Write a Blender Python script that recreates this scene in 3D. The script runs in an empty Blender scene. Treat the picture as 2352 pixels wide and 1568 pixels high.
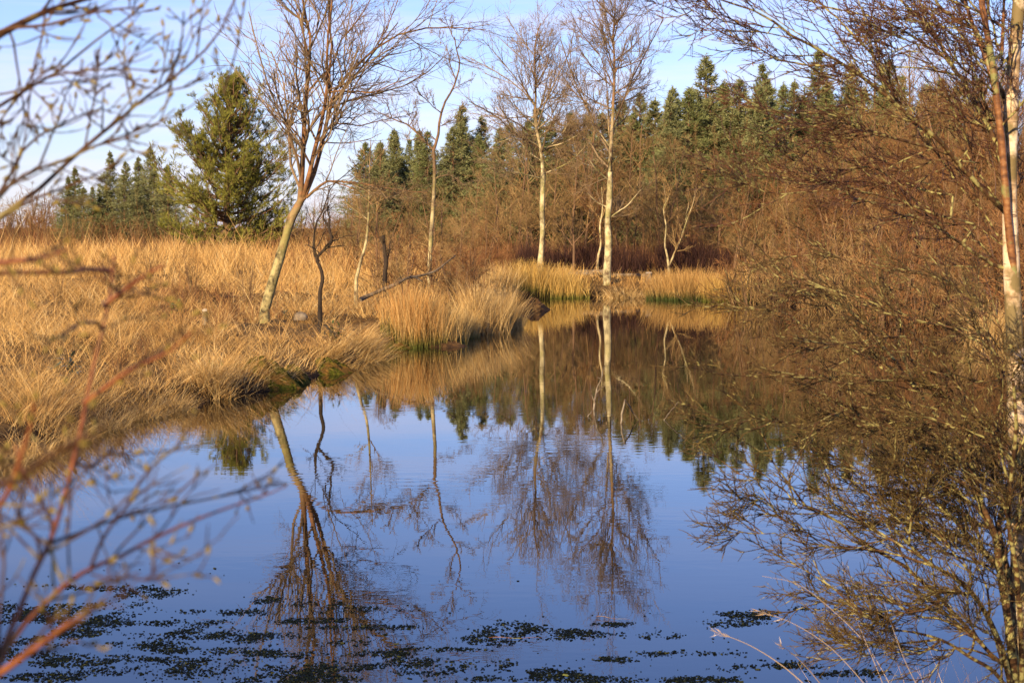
import bpy, math
import numpy as np
from mathutils import Vector, Matrix

# ------------------------------------------------------------------ camera, sky, sun, exposure
SC = bpy.context.scene
COL = SC.collection
F, CX, CY, HC, YH = 4300.0, 1176.0, 784.0, 2.6, 520.0      # focal length and centre in units of a 2352 wide frame
PITCH = math.atan((CY - YH) / F)
cam_d = bpy.data.cameras.new('camera')
cam = bpy.data.objects.new('camera', cam_d); COL.objects.link(cam)
cam.location = (0, 0, HC)
cam.rotation_euler = (math.pi / 2 - PITCH, 0, 0)
cam_d.sensor_width = 36.0
cam_d.lens = F / 2352 * 36
cam_d.clip_start = 0.05; cam_d.clip_end = 5000
cam_d.dof.use_dof = True
cam_d.dof.focus_distance = 22.0
cam_d.dof.aperture_fstop = 13.0
SC.camera = cam

SUN_EL, SUN_AZ = math.radians(19), math.radians(207)       # azimuth clockwise from +Y: behind the camera, to its left
world = bpy.data.worlds.new('World'); SC.world = world; world.use_nodes = True
nt = world.node_tree; nt.nodes.clear()
def N(nt, kind, **kw):
    n = nt.nodes.new(kind)
    for k, v in kw.items():
        setattr(n, k, v)
    return n
sky = N(nt, 'ShaderNodeTexSky', sky_type='NISHITA', sun_disc=False)
sky.sun_elevation = SUN_EL; sky.sun_rotation = SUN_AZ
sky.air_density = 1.0; sky.dust_density = 0.25; sky.ozone_density = 4.0; sky.altitude = 100
hsv = N(nt, 'ShaderNodeMixRGB', blend_type='MULTIPLY'); hsv.inputs['Fac'].default_value = 1; hsv.inputs['Color2'].default_value = (.90, .87, 1.20, 1)   # white balance of the whole sky
nt.links.new(sky.outputs[0], hsv.inputs['Color1'])
# thin streaks of lavender cloud, the same all round the sky
tc = N(nt, 'ShaderNodeTexCoord')
mp = N(nt, 'ShaderNodeMapping'); mp.inputs['Scale'].default_value = (3.2, 3.2, 38.0)
nt.links.new(tc.outputs['Generated'], mp.inputs['Vector'])
cn = N(nt, 'ShaderNodeTexNoise'); cn.inputs['Scale'].default_value = 1.6; cn.inputs['Detail'].default_value = 5; cn.inputs['Roughness'].default_value = .55
nt.links.new(mp.outputs[0], cn.inputs['Vector'])
cr = N(nt, 'ShaderNodeValToRGB'); cr.color_ramp.elements[0].position = .44; cr.color_ramp.elements[1].position = .74
cr.color_ramp.elements[0].color = (.10, .10, .10, 1); cr.color_ramp.elements[1].color = (.85, .85, .85, 1)
nt.links.new(cn.outputs['Fac'], cr.inputs[0])
cm = N(nt, 'ShaderNodeMixRGB'); cm.inputs['Color2'].default_value = (6.6, 6.0, 7.3, 1)
sz = N(nt, 'ShaderNodeSeparateXYZ'); nt.links.new(tc.outputs['Generated'], sz.inputs[0])
lw = N(nt, 'ShaderNodeMapRange'); lw.inputs['From Min'].default_value = .04; lw.inputs['From Max'].default_value = .20; lw.inputs['To Min'].default_value = 1.0; lw.inputs['To Max'].default_value = .04
nt.links.new(sz.outputs['Z'], lw.inputs['Value'])
lm = N(nt, 'ShaderNodeMath', operation='MULTIPLY'); nt.links.new(cr.outputs[0], lm.inputs[0]); nt.links.new(lw.outputs[0], lm.inputs[1])
nt.links.new(lm.outputs[0], cm.inputs['Fac']); nt.links.new(hsv.outputs[0], cm.inputs['Color1'])
bg = N(nt, 'ShaderNodeBackground'); bg.inputs['Strength'].default_value = 0.087
nt.links.new(cm.outputs[0], bg.inputs['Color'])
wo = N(nt, 'ShaderNodeOutputWorld'); nt.links.new(bg.outputs[0], wo.inputs['Surface'])

sun_d = bpy.data.lights.new('sun', 'SUN'); sun_d.energy = 5.0; sun_d.angle = math.radians(.53); sun_d.color = (1.0, .79, .50)
sun = bpy.data.objects.new('sun', sun_d); COL.objects.link(sun)
sdir = Vector((math.sin(SUN_AZ) * math.cos(SUN_EL), math.cos(SUN_AZ) * math.cos(SUN_EL), math.sin(SUN_EL)))
sun.rotation_euler = sdir.to_track_quat('Z', 'Y').to_euler()
sun.location = sdir * 60
SC.view_settings.view_transform = 'Standard'; SC.view_settings.look = 'None'
SC.view_settings.exposure = 0.92; SC.view_settings.gamma = 1.0; SC.view_settings.use_curve_mapping = False
SC.render.engine = 'CYCLES'
cy = SC.cycles
cy.max_bounces = 5; cy.diffuse_bounces = 2; cy.glossy_bounces = 3; cy.transmission_bounces = 2; cy.transparent_max_bounces = 4
cy.caustics_reflective = False; cy.caustics_refractive = False
cy.use_denoising = True
cy.use_adaptive_sampling = True; cy.adaptive_threshold = 0.012

# ------------------------------------------------------------------ helpers: pixels to places
cp, sp = math.cos(PITCH), math.sin(PITCH)
def at(px, py, D):
    "point at distance D (along +Y) seen at frame position px, py"
    dx = (px - CX) / F; dyu = (CY - py) / F
    d = np.array([dx, cp + dyu * sp, -sp + dyu * cp])
    return np.array([0, 0, HC]) + d * (D / d[1])
def gp(px, py, z=0.0):
    dx = (px - CX) / F; dyu = (CY - py) / F
    d = np.array([dx, cp + dyu * sp, -sp + dyu * cp])
    return np.array([0, 0, HC]) + d * ((z - HC) / d[2])
def nrm(v):
    return v / np.maximum(np.linalg.norm(v, axis=-1, keepdims=True), 1e-9)
def smooth(pts, n):
    "Catmull-Rom through pts (k x m), resampled to n points"
    pts = np.asarray(pts, float); k = len(pts)
    if k == 2:
        t = np.linspace(0, 1, n)[:, None]; return pts[0] * (1 - t) + pts[1] * t
    ext = np.vstack([2 * pts[0] - pts[1], pts, 2 * pts[-1] - pts[-2]])
    u = np.linspace(0, k - 1, n); i = np.minimum(u.astype(int), k - 2); f = (u - i)[:, None]
    a, b, c, d = ext[i], ext[i + 1], ext[i + 2], ext[i + 3]
    return .5 * (2 * b + (c - a) * f + (2 * a - 5 * b + 4 * c - d) * f ** 2 + (3 * b - a - 3 * c + d) * f ** 3)

# ------------------------------------------------------------------ helpers: meshes
class MB:
    "collects vertices and faces as arrays; build() links one mesh object"
    def __init__(s):
        s.v = []; s.q = []; s.t = []; s.r = []; s.h = []; s.n = 0
    def add(s, v, quads=None, tris=None, rnd=0.5, hgt=0.0):
        v = np.asarray(v, np.float32).reshape(-1, 3)
        if quads is not None and len(quads): s.q.append(np.asarray(quads, np.int32).reshape(-1, 4) + s.n)
        if tris is not None and len(tris): s.t.append(np.asarray(tris, np.int32).reshape(-1, 3) + s.n)
        s.v.append(v); m = len(v)
        s.r.append(np.broadcast_to(np.asarray(rnd, np.float32).reshape(-1), (m,)) if np.size(rnd) in (1, m) else None)
        s.h.append(np.broadcast_to(np.asarray(hgt, np.float32).reshape(-1), (m,)))
        s.n += m
    def tubes(s, P, R, k=4, rng=None, cap=False):
        "P (M,n,3), R (M,n): one tapered tube per row"
        P = np.asarray(P, float); R = np.asarray(R, float)
        if P.ndim == 2: P = P[None]; R = R[None]
        M, n, _ = P.shape
        if M == 0: return
        T = np.empty_like(P); T[:, 1:-1] = P[:, 2:] - P[:, :-2]; T[:, 0] = P[:, 1] - P[:, 0]; T[:, -1] = P[:, -1] - P[:, -2]
        T = nrm(T)
        ref = np.where(np.abs(T[:, :1, 2:3]) > .8, np.array([[[1., 0, 0]]]), np.array([[[0, 0, 1.]]]))
        A = nrm(np.cross(T, np.broadcast_to(ref, T.shape))); B = np.cross(T, A)
        th = np.arange(k) * 2 * math.pi / k
        V = P[:, :, None, :] + R[:, :, None, None] * (np.cos(th)[None, None, :, None] * A[:, :, None, :] + np.sin(th)[None, None, :, None] * B[:, :, None, :])
        m = np.arange(M)[:, None, None] * n * k; i = np.arange(n - 1)[None, :, None] * k; j = np.arange(k)[None, None, :]; j2 = (j + 1) % k
        Q = np.stack([m + i + j, m + i + j2, m + i + k + j2, m + i + k + j], -1)
        rnd = (rng.random(M) if rng is not None else np.full(M, .5))
        tr = None
        if cap:
            tr = []
            for e in (0, n - 1):
                for jj in range(1, k - 1):
                    b = np.arange(M) * n * k + e * k
                    tr.append(np.stack([b, b + jj, b + jj + 1], -1))
            tr = np.concatenate(tr)
        s.add(V.reshape(-1, 3), Q.reshape(-1, 4), tr, np.repeat(rnd, n * k), np.tile(np.repeat(np.linspace(0, 1, n), k), M))
    def blades(s, base, phi, L, th0, dth, w, segs=3, rng=None, rnd=None, tip=.25, face=None):
        "one curved, tapering grass blade per row; th0 = lean from the vertical, dth = how much it bends over"
        base = np.asarray(base, float); M = len(base)
        if M == 0: return
        phi, L, th0, dth, w = [np.broadcast_to(np.asarray(x, float), (M,)) for x in (phi, L, th0, dth, w)]
        C = np.empty((M, segs + 1, 3)); C[:, 0] = base
        for k in range(segs):
            th = th0 + dth * ((k + .5) / segs)
            d = np.stack([np.sin(th) * np.cos(phi), np.sin(th) * np.sin(phi), np.cos(th)], -1)
            C[:, k + 1] = C[:, k] + d * (L / segs)[:, None]
        fa = (rng.random(M) * math.pi) if face is None else face
        W = np.stack([np.cos(fa), np.sin(fa), np.zeros(M)], -1)
        tw = np.linspace(1, tip, segs + 1)
        o = W[:, None, :] * (w[:, None] * tw[None] * .5)[:, :, None]
        V = np.stack([C - o, C + o], 2)                                  # M, segs+1, 2, 3
        m = np.arange(M)[:, None] * (segs + 1) * 2; i = np.arange(segs)[None] * 2
        Q = np.stack([m + i, m + i + 1, m + i + 3, m + i + 2], -1)
        if rnd is None: rnd = rng.random(M)
        s.add(V.reshape(-1, 3), Q.reshape(-1, 4), None, np.repeat(rnd, (segs + 1) * 2), np.tile(np.repeat(np.linspace(0, 1, segs + 1), 2), M))
    def leaves(s, base, d, L, w, rng, rnd=None):
        "one pointed leaf or needle spray (two triangles) per row, along d"
        base = np.asarray(base, float); M = len(base)
        L = np.broadcast_to(np.asarray(L, float), (M,)); w = np.broadcast_to(np.asarray(w, float), (M,))
        d = nrm(d); sd = nrm(np.cross(d, rng.normal(size=(M, 3))))
        mid = base + d * (L * .5)[:, None]
        V = np.stack([base, mid - sd * (w * .5)[:, None], base + d * L[:, None], mid + sd * (w * .5)[:, None]], 1)
        Q = np.arange(M * 4).reshape(-1, 4)
        if rnd is None: rnd = rng.random(M)
        s.add(V.reshape(-1, 3), Q, None, np.repeat(rnd, 4), np.tile([0, .5, 1, .5], M))
    def mesh(s, name, mat, smooth_shade=False):
        me = bpy.data.meshes.new(name)
        V = np.concatenate(s.v); q = np.concatenate(s.q) if s.q else np.zeros((0, 4), np.int32); t = np.concatenate(s.t) if s.t else np.zeros((0, 3), np.int32)
        me.vertices.add(len(V)); me.vertices.foreach_set('co', V.astype(np.float32).ravel())
        li = np.concatenate([q.ravel(), t.ravel()]).astype(np.int32)
        me.loops.add(len(li)); me.loops.foreach_set('vertex_index', li)
        ls = np.concatenate([np.arange(len(q)) * 4, len(q) * 4 + np.arange(len(t)) * 3]).astype(np.int32)
        me.polygons.add(len(ls)); me.polygons.foreach_set('loop_start', ls)
        me.polygons.foreach_set('use_smooth', np.full(len(ls), bool(smooth_shade)))
        a = me.attributes.new('rnd', 'FLOAT', 'POINT'); a.data.foreach_set('value', np.concatenate(s.r).astype(np.float32))
        a = me.attributes.new('hgt', 'FLOAT', 'POINT'); a.data.foreach_set('value', np.concatenate(s.h).astype(np.float32))
        me.update(calc_edges=True); me.validate()
        if mat is not None: me.materials.append(mat)
        return me
    def build(s, name, mat, parent=None, smooth_shade=False, loc=None):
        return link(name, s.mesh(name, mat, smooth_shade), parent, loc)
def link(name, data, parent=None, loc=None):
    o = bpy.data.objects.new(name, data); COL.objects.link(o)
    if parent is not None: o.parent = parent
    if loc is not None: o.location = loc
    return o
def tag(o, label=None, cat=None, group=None, kind=None):
    if label: o['label'] = label
    if cat: o['category'] = cat
    if group: o['group'] = group
    if kind: o['kind'] = kind
    return o
def thing(name, loc, label, cat, group=None, rz=0.0, sc=1.0):
    o = link(name, None); o.location = tuple(float(c) for c in loc); o.rotation_euler = (0, 0, rz); o.scale = (sc,) * 3 if np.isscalar(sc) else sc
    o.empty_display_size = .2
    return tag(o, label, cat, group)

# ------------------------------------------------------------------ helpers: materials
def mat_base(name, rough=.85, spec=.25):
    m = bpy.data.materials.new(name); m.use_nodes = True
    t = m.node_tree; b = t.nodes['Principled BSDF']
    b.inputs['Roughness'].default_value = rough; b.inputs['Specular IOR Level'].default_value = spec
    return m, t, b
def ramp(t, stops, interp='LINEAR'):
    r = t.nodes.new('ShaderNodeValToRGB'); e = r.color_ramp.elements; r.color_ramp.interpolation = interp
    while len(e) < len(stops): e.new(.5)
    for k, (p, c) in enumerate(stops):
        e[k].position = p; e[k].color = (*c, 1)
    return r
def noise(t, scale, detail=4, rough=.55, stretch=None, coord='Object'):
    tc = t.nodes.new('ShaderNodeTexCoord'); n = t.nodes.new('ShaderNodeTexNoise')
    n.inputs['Scale'].default_value = scale; n.inputs['Detail'].default_value = detail; n.inputs['Roughness'].default_value = rough
    if stretch:
        mp = t.nodes.new('ShaderNodeMapping'); mp.inputs['Scale'].default_value = stretch
        t.links.new(tc.outputs[coord], mp.inputs[0]); t.links.new(mp.outputs[0], n.inputs['Vector'])
    else: t.links.new(tc.outputs[coord], n.inputs['Vector'])
    return n
def attr(t, name):
    a = t.nodes.new('ShaderNodeAttribute'); a.attribute_name = name; return a
def mix(t, fac, a, b, blend='MIX'):
    m = t.nodes.new('ShaderNodeMixRGB'); m.blend_type = blend
    for s, v in ((m.inputs[0], fac), (m.inputs[1], a), (m.inputs[2], b)):
        if isinstance(v, (int, float)): s.default_value = v
        elif isinstance(v, tuple): s.default_value = (*v, 1)
        else: t.links.new(v, s)
    return m
def mat_foliage(name, stops, nscale=None, nstops=None, tipc=None, tip_at=(.0, .6), rough=.8, spec=.2):
    "per-piece colour from 'rnd'; large patches from noise; a second colour towards the foot (hgt) where the plant is green there"
    m, t, b = mat_base(name, rough, spec)
    c = ramp(t, stops); t.links.new(attr(t, 'rnd').outputs['Fac'], c.inputs[0]); out = c.outputs[0]
    if nscale:
        n = noise(t, nscale, 3); r = ramp(t, nstops); t.links.new(n.outputs['Fac'], r.inputs[0])
        out = mix(t, 1.0, out, r.outputs[0], 'MULTIPLY').outputs[0]
    if tipc:
        r = ramp(t, [(tip_at[0], (1, 1, 1)), (tip_at[1], (0, 0, 0))]); t.links.new(attr(t, 'hgt').outputs['Fac'], r.inputs[0])
        out = mix(t, r.outputs[0], out, tipc).outputs[0]
    t.links.new(out, b.inputs['Base Color'])
    return m
def mat_bark(name, stops, scale=8.0, stretch=(1, 1, 1), rough=.85, spec=.25, bump=.3, lichen=None, lscale=5, lcut=(.5, .62), dist=.02):
    m, t, b = mat_base(name, rough, spec)
    n = noise(t, scale, 5, .6, stretch); c = ramp(t, stops); t.links.new(n.outputs['Fac'], c.inputs[0]); out = c.outputs[0]
    if lichen:
        n2 = noise(t, lscale, 4); r = ramp(t, [(lcut[0], (0, 0, 0)), (lcut[1], (1, 1, 1))]); t.links.new(n2.outputs['Fac'], r.inputs[0])
        out = mix(t, r.outputs[0], out, lichen).outputs[0]
    t.links.new(out, b.inputs['Base Color'])
    if bump:
        bp = t.nodes.new('ShaderNodeBump'); bp.inputs['Strength'].default_value = bump; bp.inputs['Distance'].default_value = dist
        t.links.new(n.outputs['Fac'], bp.inputs['Height']); t.links.new(bp.outputs[0], b.inputs['Normal'])
    return m

M = {}
M['straw'] = mat_foliage('straw_grass', [(0, (.19, .095, .03)), (.25, (.41, .22, .065)), (.65, (.57, .35, .12)), (1, (.74, .55, .27))], .35, [(.3, (.48, .38, .28)), (.46, (.95, .95, .95)), (.75, (1.12, 1.1, 1.1))])
M['strawtuss'] = mat_foliage('tussock_straw', [(0, (.24, .12, .035)), (.4, (.48, .28, .085)), (1, (.70, .50, .23))])
M['rush'] = mat_foliage('orange_rush', [(0, (.34, .14, .03)), (.45, (.47, .245, .07)), (1, (.60, .40, .16))], tipc=(.085, .09, .014), tip_at=(.1, .5))
M['rush_pale'] = mat_foliage('pale_rush', [(0, (.40, .22, .06)), (.5, (.52, .33, .11)), (1, (.62, .44, .20))], tipc=(.14, .13, .02), tip_at=(.02, .3))
M['rush_far'] = mat_foliage('yellow_rush', [(0, (.36, .19, .04)), (.5, (.48, .29, .07)), (1, (.56, .38, .13))], tipc=(.10, .11, .015), tip_at=(.05, .4))
M['rush_brown'] = mat_foliage('brown_rush', [(0, (.24, .12, .03)), (.5, (.38, .21, .06)), (1, (.48, .30, .11))], tipc=(.045, .06, .012), tip_at=(.1, .45))
M['heather'] = mat_foliage('heather', [(0, (.09, .034, .016)), (.5, (.18, .078, .03)), (1, (.28, .14, .05))])
M['shadeheather'] = mat_foliage('shade_heather', [(0, (.018, .008, .007)), (.6, (.045, .018, .013)), (1, (.08, .035, .02))])  # near-black: shade under the heath put into the colour, with dark bare stems
M['twigbrown'] = mat_foliage('brown_twigs', [(0, (.11, .058, .022)), (.5, (.21, .122, .045)), (1, (.32, .21, .085))])
M['twigred'] = mat_foliage('russet_twigs', [(0, (.09, .034, .013)), (.5, (.175, .074, .025)), (1, (.27, .14, .05))])
M['twiggrey'] = mat_foliage('grey_twigs', [(0, (.085, .052, .028)), (.5, (.17, .11, .058)), (1, (.27, .19, .105))])
M['twigdark'] = mat_foliage('dark_twigs', [(0, (.03, .02, .012)), (1, (.10, .065, .03))])
M['spruce'] = mat_foliage('spruce_needles', [(0, (.10, .105, .04)), (.5, (.18, .182, .07)), (1, (.27, .268, .12))])
M['spruce2'] = mat_foliage('dark_spruce_needles', [(0, (.085, .095, .032)), (.5, (.15, .162, .055)), (1, (.23, .235, .085))])
M['pine'] = mat_foliage('pine_needles', [(0, (.09, .09, .016)), (.5, (.175, .165, .027)), (.93, (.26, .24, .042)), (1, (.28, .17, .06))])
M['trunkbrown'] = mat_bark('brown_bark', [(.3, (.07, .04, .025)), (.55, (.18, .10, .05)), (.75, (.27, .16, .08))], 3, (1, 1, .25))
M['barkdark'] = mat_bark('dark_bark', [(.3, (.012, .008, .006)), (.7, (.05, .032, .018))], 6, (1, 1, .4))
M['birchfar'] = mat_bark('pale_birch_bark', [(.32, (.12, .075, .035)), (.45, (.42, .31, .15)), (.7, (.62, .50, .28))], 2.2, (1, 1, 2.2), lichen=(.30, .26, .08), lscale=1.4, lcut=(.52, .66))
M['birchleg'] = mat_bark('weathered_birch_bark', [(.3, (.05, .035, .018)), (.48, (.26, .19, .085)), (.72, (.50, .40, .19))], 5, (1.5, 1.5, .45), bump=.8, lichen=(.27, .24, .06), lscale=2.5, lcut=(.5, .64), dist=.05)
M['birchred'] = mat_bark('coppery_birch_bark', [(.3, (.07, .035, .016)), (.5, (.25, .115, .042)), (.72, (.38, .20, .08))], 4, (1.5, 1.5, .8), bump=.4, lichen=(.25, .2, .06), lscale=1.5, lcut=(.55, .7))
def mat_birch(name, z0, z1, low, dark, high, sc=2.6):
    m, t, b = mat_base(name, .8, .25)
    n = noise(t, sc, 5, .65, (1.4, 1.4, 1.1)); c = ramp(t, [(.36, dark), (.47, tuple(.55 * x for x in low)), (.56, low), (.75, tuple(min(.8, 1.25 * x) for x in low))]); t.links.new(n.outputs['Fac'], c.inputs[0])
    n2 = noise(t, sc * .9, 4, .6, (1, 1, 1.5)); c2 = ramp(t, [(.35, tuple(.35 * x for x in high)), (.55, high), (.75, tuple(1.5 * x for x in high))]); t.links.new(n2.outputs['Fac'], c2.inputs[0])
    tc = t.nodes.new('ShaderNodeTexCoord'); sx = t.nodes.new('ShaderNodeSeparateXYZ'); t.links.new(tc.outputs['Object'], sx.inputs[0])
    ad = t.nodes.new('ShaderNodeMath'); ad.operation = 'MULTIPLY_ADD'; ad.inputs[1].default_value = (z1 - z0) * 1.4; t.links.new(n2.outputs['Fac'], ad.inputs[0]); t.links.new(sx.outputs['Z'], ad.inputs[2])
    mr = t.nodes.new('ShaderNodeMapRange'); mr.inputs['From Min'].default_value = z0 + (z1 - z0) * .7; mr.inputs['From Max'].default_value = z1 + (z1 - z0) * .7; t.links.new(ad.outputs[0], mr.inputs['Value'])
    n3 = noise(t, 1.3, 4); r3 = ramp(t, [(.5, (0, 0, 0)), (.62, (.8, .8, .8))]); t.links.new(n3.outputs['Fac'], r3.inputs[0])
    lo = mix(t, r3.outputs[0], c.outputs[0], (.24, .21, .06))
    t.links.new(mix(t, mr.outputs[0], lo.outputs[0], c2.outputs[0]).outputs[0], b.inputs['Base Color'])
    bp = t.nodes.new('ShaderNodeBump'); bp.inputs['Strength'].default_value = .6; bp.inputs['Distance'].default_value = .04; t.links.new(n.outputs['Fac'], bp.inputs['Height']); t.links.new(bp.outputs[0], b.inputs['Normal'])
    return m
M['birchtall'] = mat_birch('tall_birch_bark', 4.5, 7.5, (.52, .42, .22), (.10, .06, .03), (.19, .105, .05))
M['birchlean'] = mat_birch('leaning_birch_bark', 1.6, 3.0, (.36, .285, .12), (.035, .024, .012), (.22, .105, .042), 4.5)
M['birchslim'] = mat_birch('slender_birch_bark', 2.0, 4.5, (.46, .36, .18), (.09, .055, .03), (.16, .09, .045), 3.2)
M['moss'] = mat_bark('moss', [(.3, (.03, .035, .005)), (.5, (.10, .10, .012)), (.72, (.22, .17, .03))], 16, rough=1, spec=.03, bump=1.0, lichen=(.26, .13, .03), lscale=3.5, lcut=(.5, .62), dist=.12)
M['mud'] = mat_bark('peat', [(.3, (.03, .014, .006)), (.6, (.09, .045, .015)), (.8, (.20, .11, .035))], 5, rough=.9, spec=.2, bump=.8, dist=.08)
M['deadwood'] = mat_bark('grey_dead_wood', [(.3, (.05, .032, .018)), (.5, (.15, .105, .062)), (.75, (.32, .26, .18))], 9, (1, 1, .3))
M['sawn'] = mat_bark('sawn_wood', [(.3, (.36, .27, .17)), (.7, (.58, .47, .33))], 12, bump=.15)
M['rock'] = mat_bark('lichened_rock', [(.3, (.09, .065, .04)), (.55, (.2, .15, .1)), (.75, (.32, .26, .18))], 6, bump=.6)
M['leafdark'] = mat_foliage('glossy_leaves', [(0, (.02, .035, .01)), (.6, (.05, .07, .015)), (1, (.10, .11, .02))], rough=.35, spec=.5)
M['leafyellow'] = mat_foliage('yellow_green_leaves', [(0, (.11, .12, .02)), (.6, (.2, .2, .03)), (1, (.3, .28, .06))], rough=.45, spec=.4)
M['leafblue'] = mat_foliage('blue_green_leaves', [(0, (.04, .06, .035)), (.6, (.08, .11, .065)), (1, (.13, .16, .09))], rough=.4, spec=.45)
M['pad'] = mat_foliage('pondweed_leaves', [(0, (.002, .003, .002)), (.75, (.005, .008, .003)), (.9, (.012, .016, .005)), (1, (.06, .06, .014))], rough=.6, spec=.12)
def mat_nearwhite():
    m, t, b = mat_base('white_birch_bark', .75, .3)
    n = noise(t, 9, 6, .65, (1, 1, .8)); c = ramp(t, [(.36, (.08, .045, .025)), (.44, (.32, .20, .10)), (.53, (.60, .44, .27)), (.72, (.78, .64, .45))]); t.links.new(n.outputs['Fac'], c.inputs[0])
    l = noise(t, 26, 4, .6, (.5, .5, 5)); lr = ramp(t, [(.58, (0, 0, 0)), (.66, (1, 1, 1))]); t.links.new(l.outputs['Fac'], lr.inputs[0])
    a = mix(t, lr.outputs[0], c.outputs[0], (.13, .075, .045))
    g_ = noise(t, 4.5, 5, .6); gr = ramp(t, [(.48, (0, 0, 0)), (.55, (1, 1, 1))]); t.links.new(g_.outputs['Fac'], gr.inputs[0])
    a = mix(t, gr.outputs[0], a.outputs[0], (.17, .12, .045))
    t.links.new(a.outputs[0], b.inputs['Base Color'])
    bp = t.nodes.new('ShaderNodeBump'); bp.inputs['Strength'].default_value = .9; bp.inputs['Distance'].default_value = .006; t.links.new(n.outputs['Fac'], bp.inputs['Height']); t.links.new(bp.outputs[0], b.inputs['Normal'])
    return m
M['nearwhite'] = mat_nearwhite()
M['nearred'] = mat_bark('orange_brown_bark', [(.35, (.08, .032, .013)), (.55, (.22, .09, .03)), (.72, (.36, .19, .075))], 22, (1, 1, 2), rough=.5, spec=.4, bump=.4, lichen=(.22, .21, .07), lscale=9, lcut=(.54, .62), dist=.005)
M['nearlichen'] = mat_bark('lichened_branch_bark', [(.35, (.02, .009, .004)), (.5, (.065, .03, .011)), (.7, (.15, .075, .026))], 18, rough=.8, bump=.6, lichen=(.30, .26, .09), lscale=34, lcut=(.49, .60), dist=.005)
M['neartwig'] = mat_bark('red_brown_twig_bark', [(.35, (.03, .011, .005)), (.55, (.085, .03, .011)), (.72, (.17, .075, .025))], 14, rough=.5, spec=.4, bump=0, lichen=(.30, .25, .09), lscale=45, lcut=(.60, .68))
M['bushtwig'] = mat_bark('olive_twig_bark', [(.35, (.026, .014, .005)), (.52, (.078, .045, .013)), (.72, (.19, .135, .04))], 16, rough=.7, bump=0, lichen=(.32, .27, .09), lscale=45, lcut=(.60, .68))
M['catkin'] = mat_bark('catkin', [(.3, (.14, .07, .02)), (.7, (.36, .22, .07))], 200, bump=.3, dist=.002)
M['willowdark'] = mat_bark('dark_willow_bark', [(.35, (.022, .009, .004)), (.6, (.075, .032, .010)), (.75, (.16, .08, .022))], 30, rough=.5, bump=0, lichen=(.24, .19, .06), lscale=18, lcut=(.55, .68))
M['willowred'] = mat_bark('red_willow_bark', [(.35, (.11, .032, .011)), (.6, (.25, .078, .022)), (.75, (.33, .14, .04))], 30, rough=.45, spec=.4, bump=0, lichen=(.26, .22, .05), lscale=14, lcut=(.6, .72))
M['bud'] = mat_bark('yellow_green_bud', [(.3, (.10, .06, .012)), (.5, (.22, .16, .026)), (.7, (.36, .30, .05))], 120, bump=0, rough=.6)
M['palestalk'] = mat_foliage('pale_stalks', [(0, (.42, .27, .15)), (1, (.7, .55, .38))])

# ------------------------------------------------------------------ the land and the pond
def g2(px, py): return tuple(gp(px, py)[:2])
shore_far = [g2(*p) for p in [(-260, 1150), (-60, 1080), (80, 1035), (240, 972), (330, 948), (410, 928), (520, 915), (600, 900), (690, 876), (735, 858), (800, 846), (862, 824), (868, 802), (930, 797), (1000, 796), (1060, 776), (1130, 762), (1195, 748)]]
shore_far += [g2(*p) for p in [(1196, 735), (1150, 716), (1120, 702), (1180, 690), (1300, 683), (1390, 681), (1500, 682), (1600, 685), (1700, 690), (1850, 700), (2000, 716), (2140, 738), (2260, 770), (2380, 800), (2500, 822)]]
POND = np.array(shore_far + [(14, 34), (15, 24), (12, 16), (7, 11.2), (3.6, 9.6), (2.2, 8.9), (1.2, 8.5), (0, 8.3), (-3, 8.4), (-8, 9), (-13, 11), (-14, 14)])
def pond_dist(x, y):
    "signed distance to the shore, positive on land"
    x = np.asarray(x, float).ravel(); y = np.asarray(y, float).ravel()
    d2 = np.full(x.shape, 1e18); inside = np.zeros(x.shape, bool)
    n = len(POND)
    for i in range(n):
        ax, ay = POND[i]; bx, by = POND[(i + 1) % n]
        ex, ey = bx - ax, by - ay
        t = np.clip(((x - ax) * ex + (y - ay) * ey) / (ex * ex + ey * ey), 0, 1)
        d2 = np.minimum(d2, (x - ax - t * ex) ** 2 + (y - ay - t * ey) ** 2)
        c = ((ay > y) != (by > y)) & (x < (bx - ax) * (y - ay) / (by - ay + 1e-12) + ax)
        inside ^= c
    d = np.sqrt(d2)
    return np.where(inside, -d, d)
def bumps(x, y):
    return (.10 * np.sin(x * .9 + 1.3 * np.sin(y * .31)) * np.sin(y * .53 + .7) + .07 * np.sin(x * 2.1 + y * 1.3) * np.sin(y * 1.1 - x * .6) + .04 * np.sin(x * 4.7 - y * 3.1) * np.sin(y * 3.9 + x))
def ground_z(x, y):
    x = np.asarray(x, float); sh = x.shape
    xx = x.ravel(); yy = np.broadcast_to(np.asarray(y, float), sh).ravel()
    d = pond_dist(xx, yy)
    near = np.clip(1 - np.abs(yy - 3) / 9, 0, 1)                               # the bank the camera stands on
    dl = np.maximum(d, 0)
    z = .22 * np.clip(dl / .2, 0, 1) + .80 * (1 - np.exp(-dl / 6.0))
    z = z + bumps(xx, yy) * np.clip(dl / 3, 0, 1) * (1 - .6 * near)
    z = np.where(d < 0, np.maximum(-1.2, d * .55) - .03, z)
    return z.reshape(sh)
def axis(a, b, step, far, grow):
    m = list(np.arange(a, b + step * .5, step)); s = step
    while m[-1] < far[1]: s *= grow; m.append(m[-1] + s)
    s = step; lo = []
    v = a
    while v > far[0]: s *= grow; v -= s; lo.append(v)
    return np.array(lo[::-1] + m)
gx = axis(-22, 24, .4, (-900, 900), 1.25); gy = axis(-6, 86, .4, (-500, 1600), 1.22)
GX, GY = np.meshgrid(gx, gy)
GZ = ground_z(GX, GY)
b = MB(); nx, ny = len(gx), len(gy)
ii, jj = np.meshgrid(np.arange(nx - 1), np.arange(ny - 1)); k0 = (jj * nx + ii).ravel()
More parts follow.
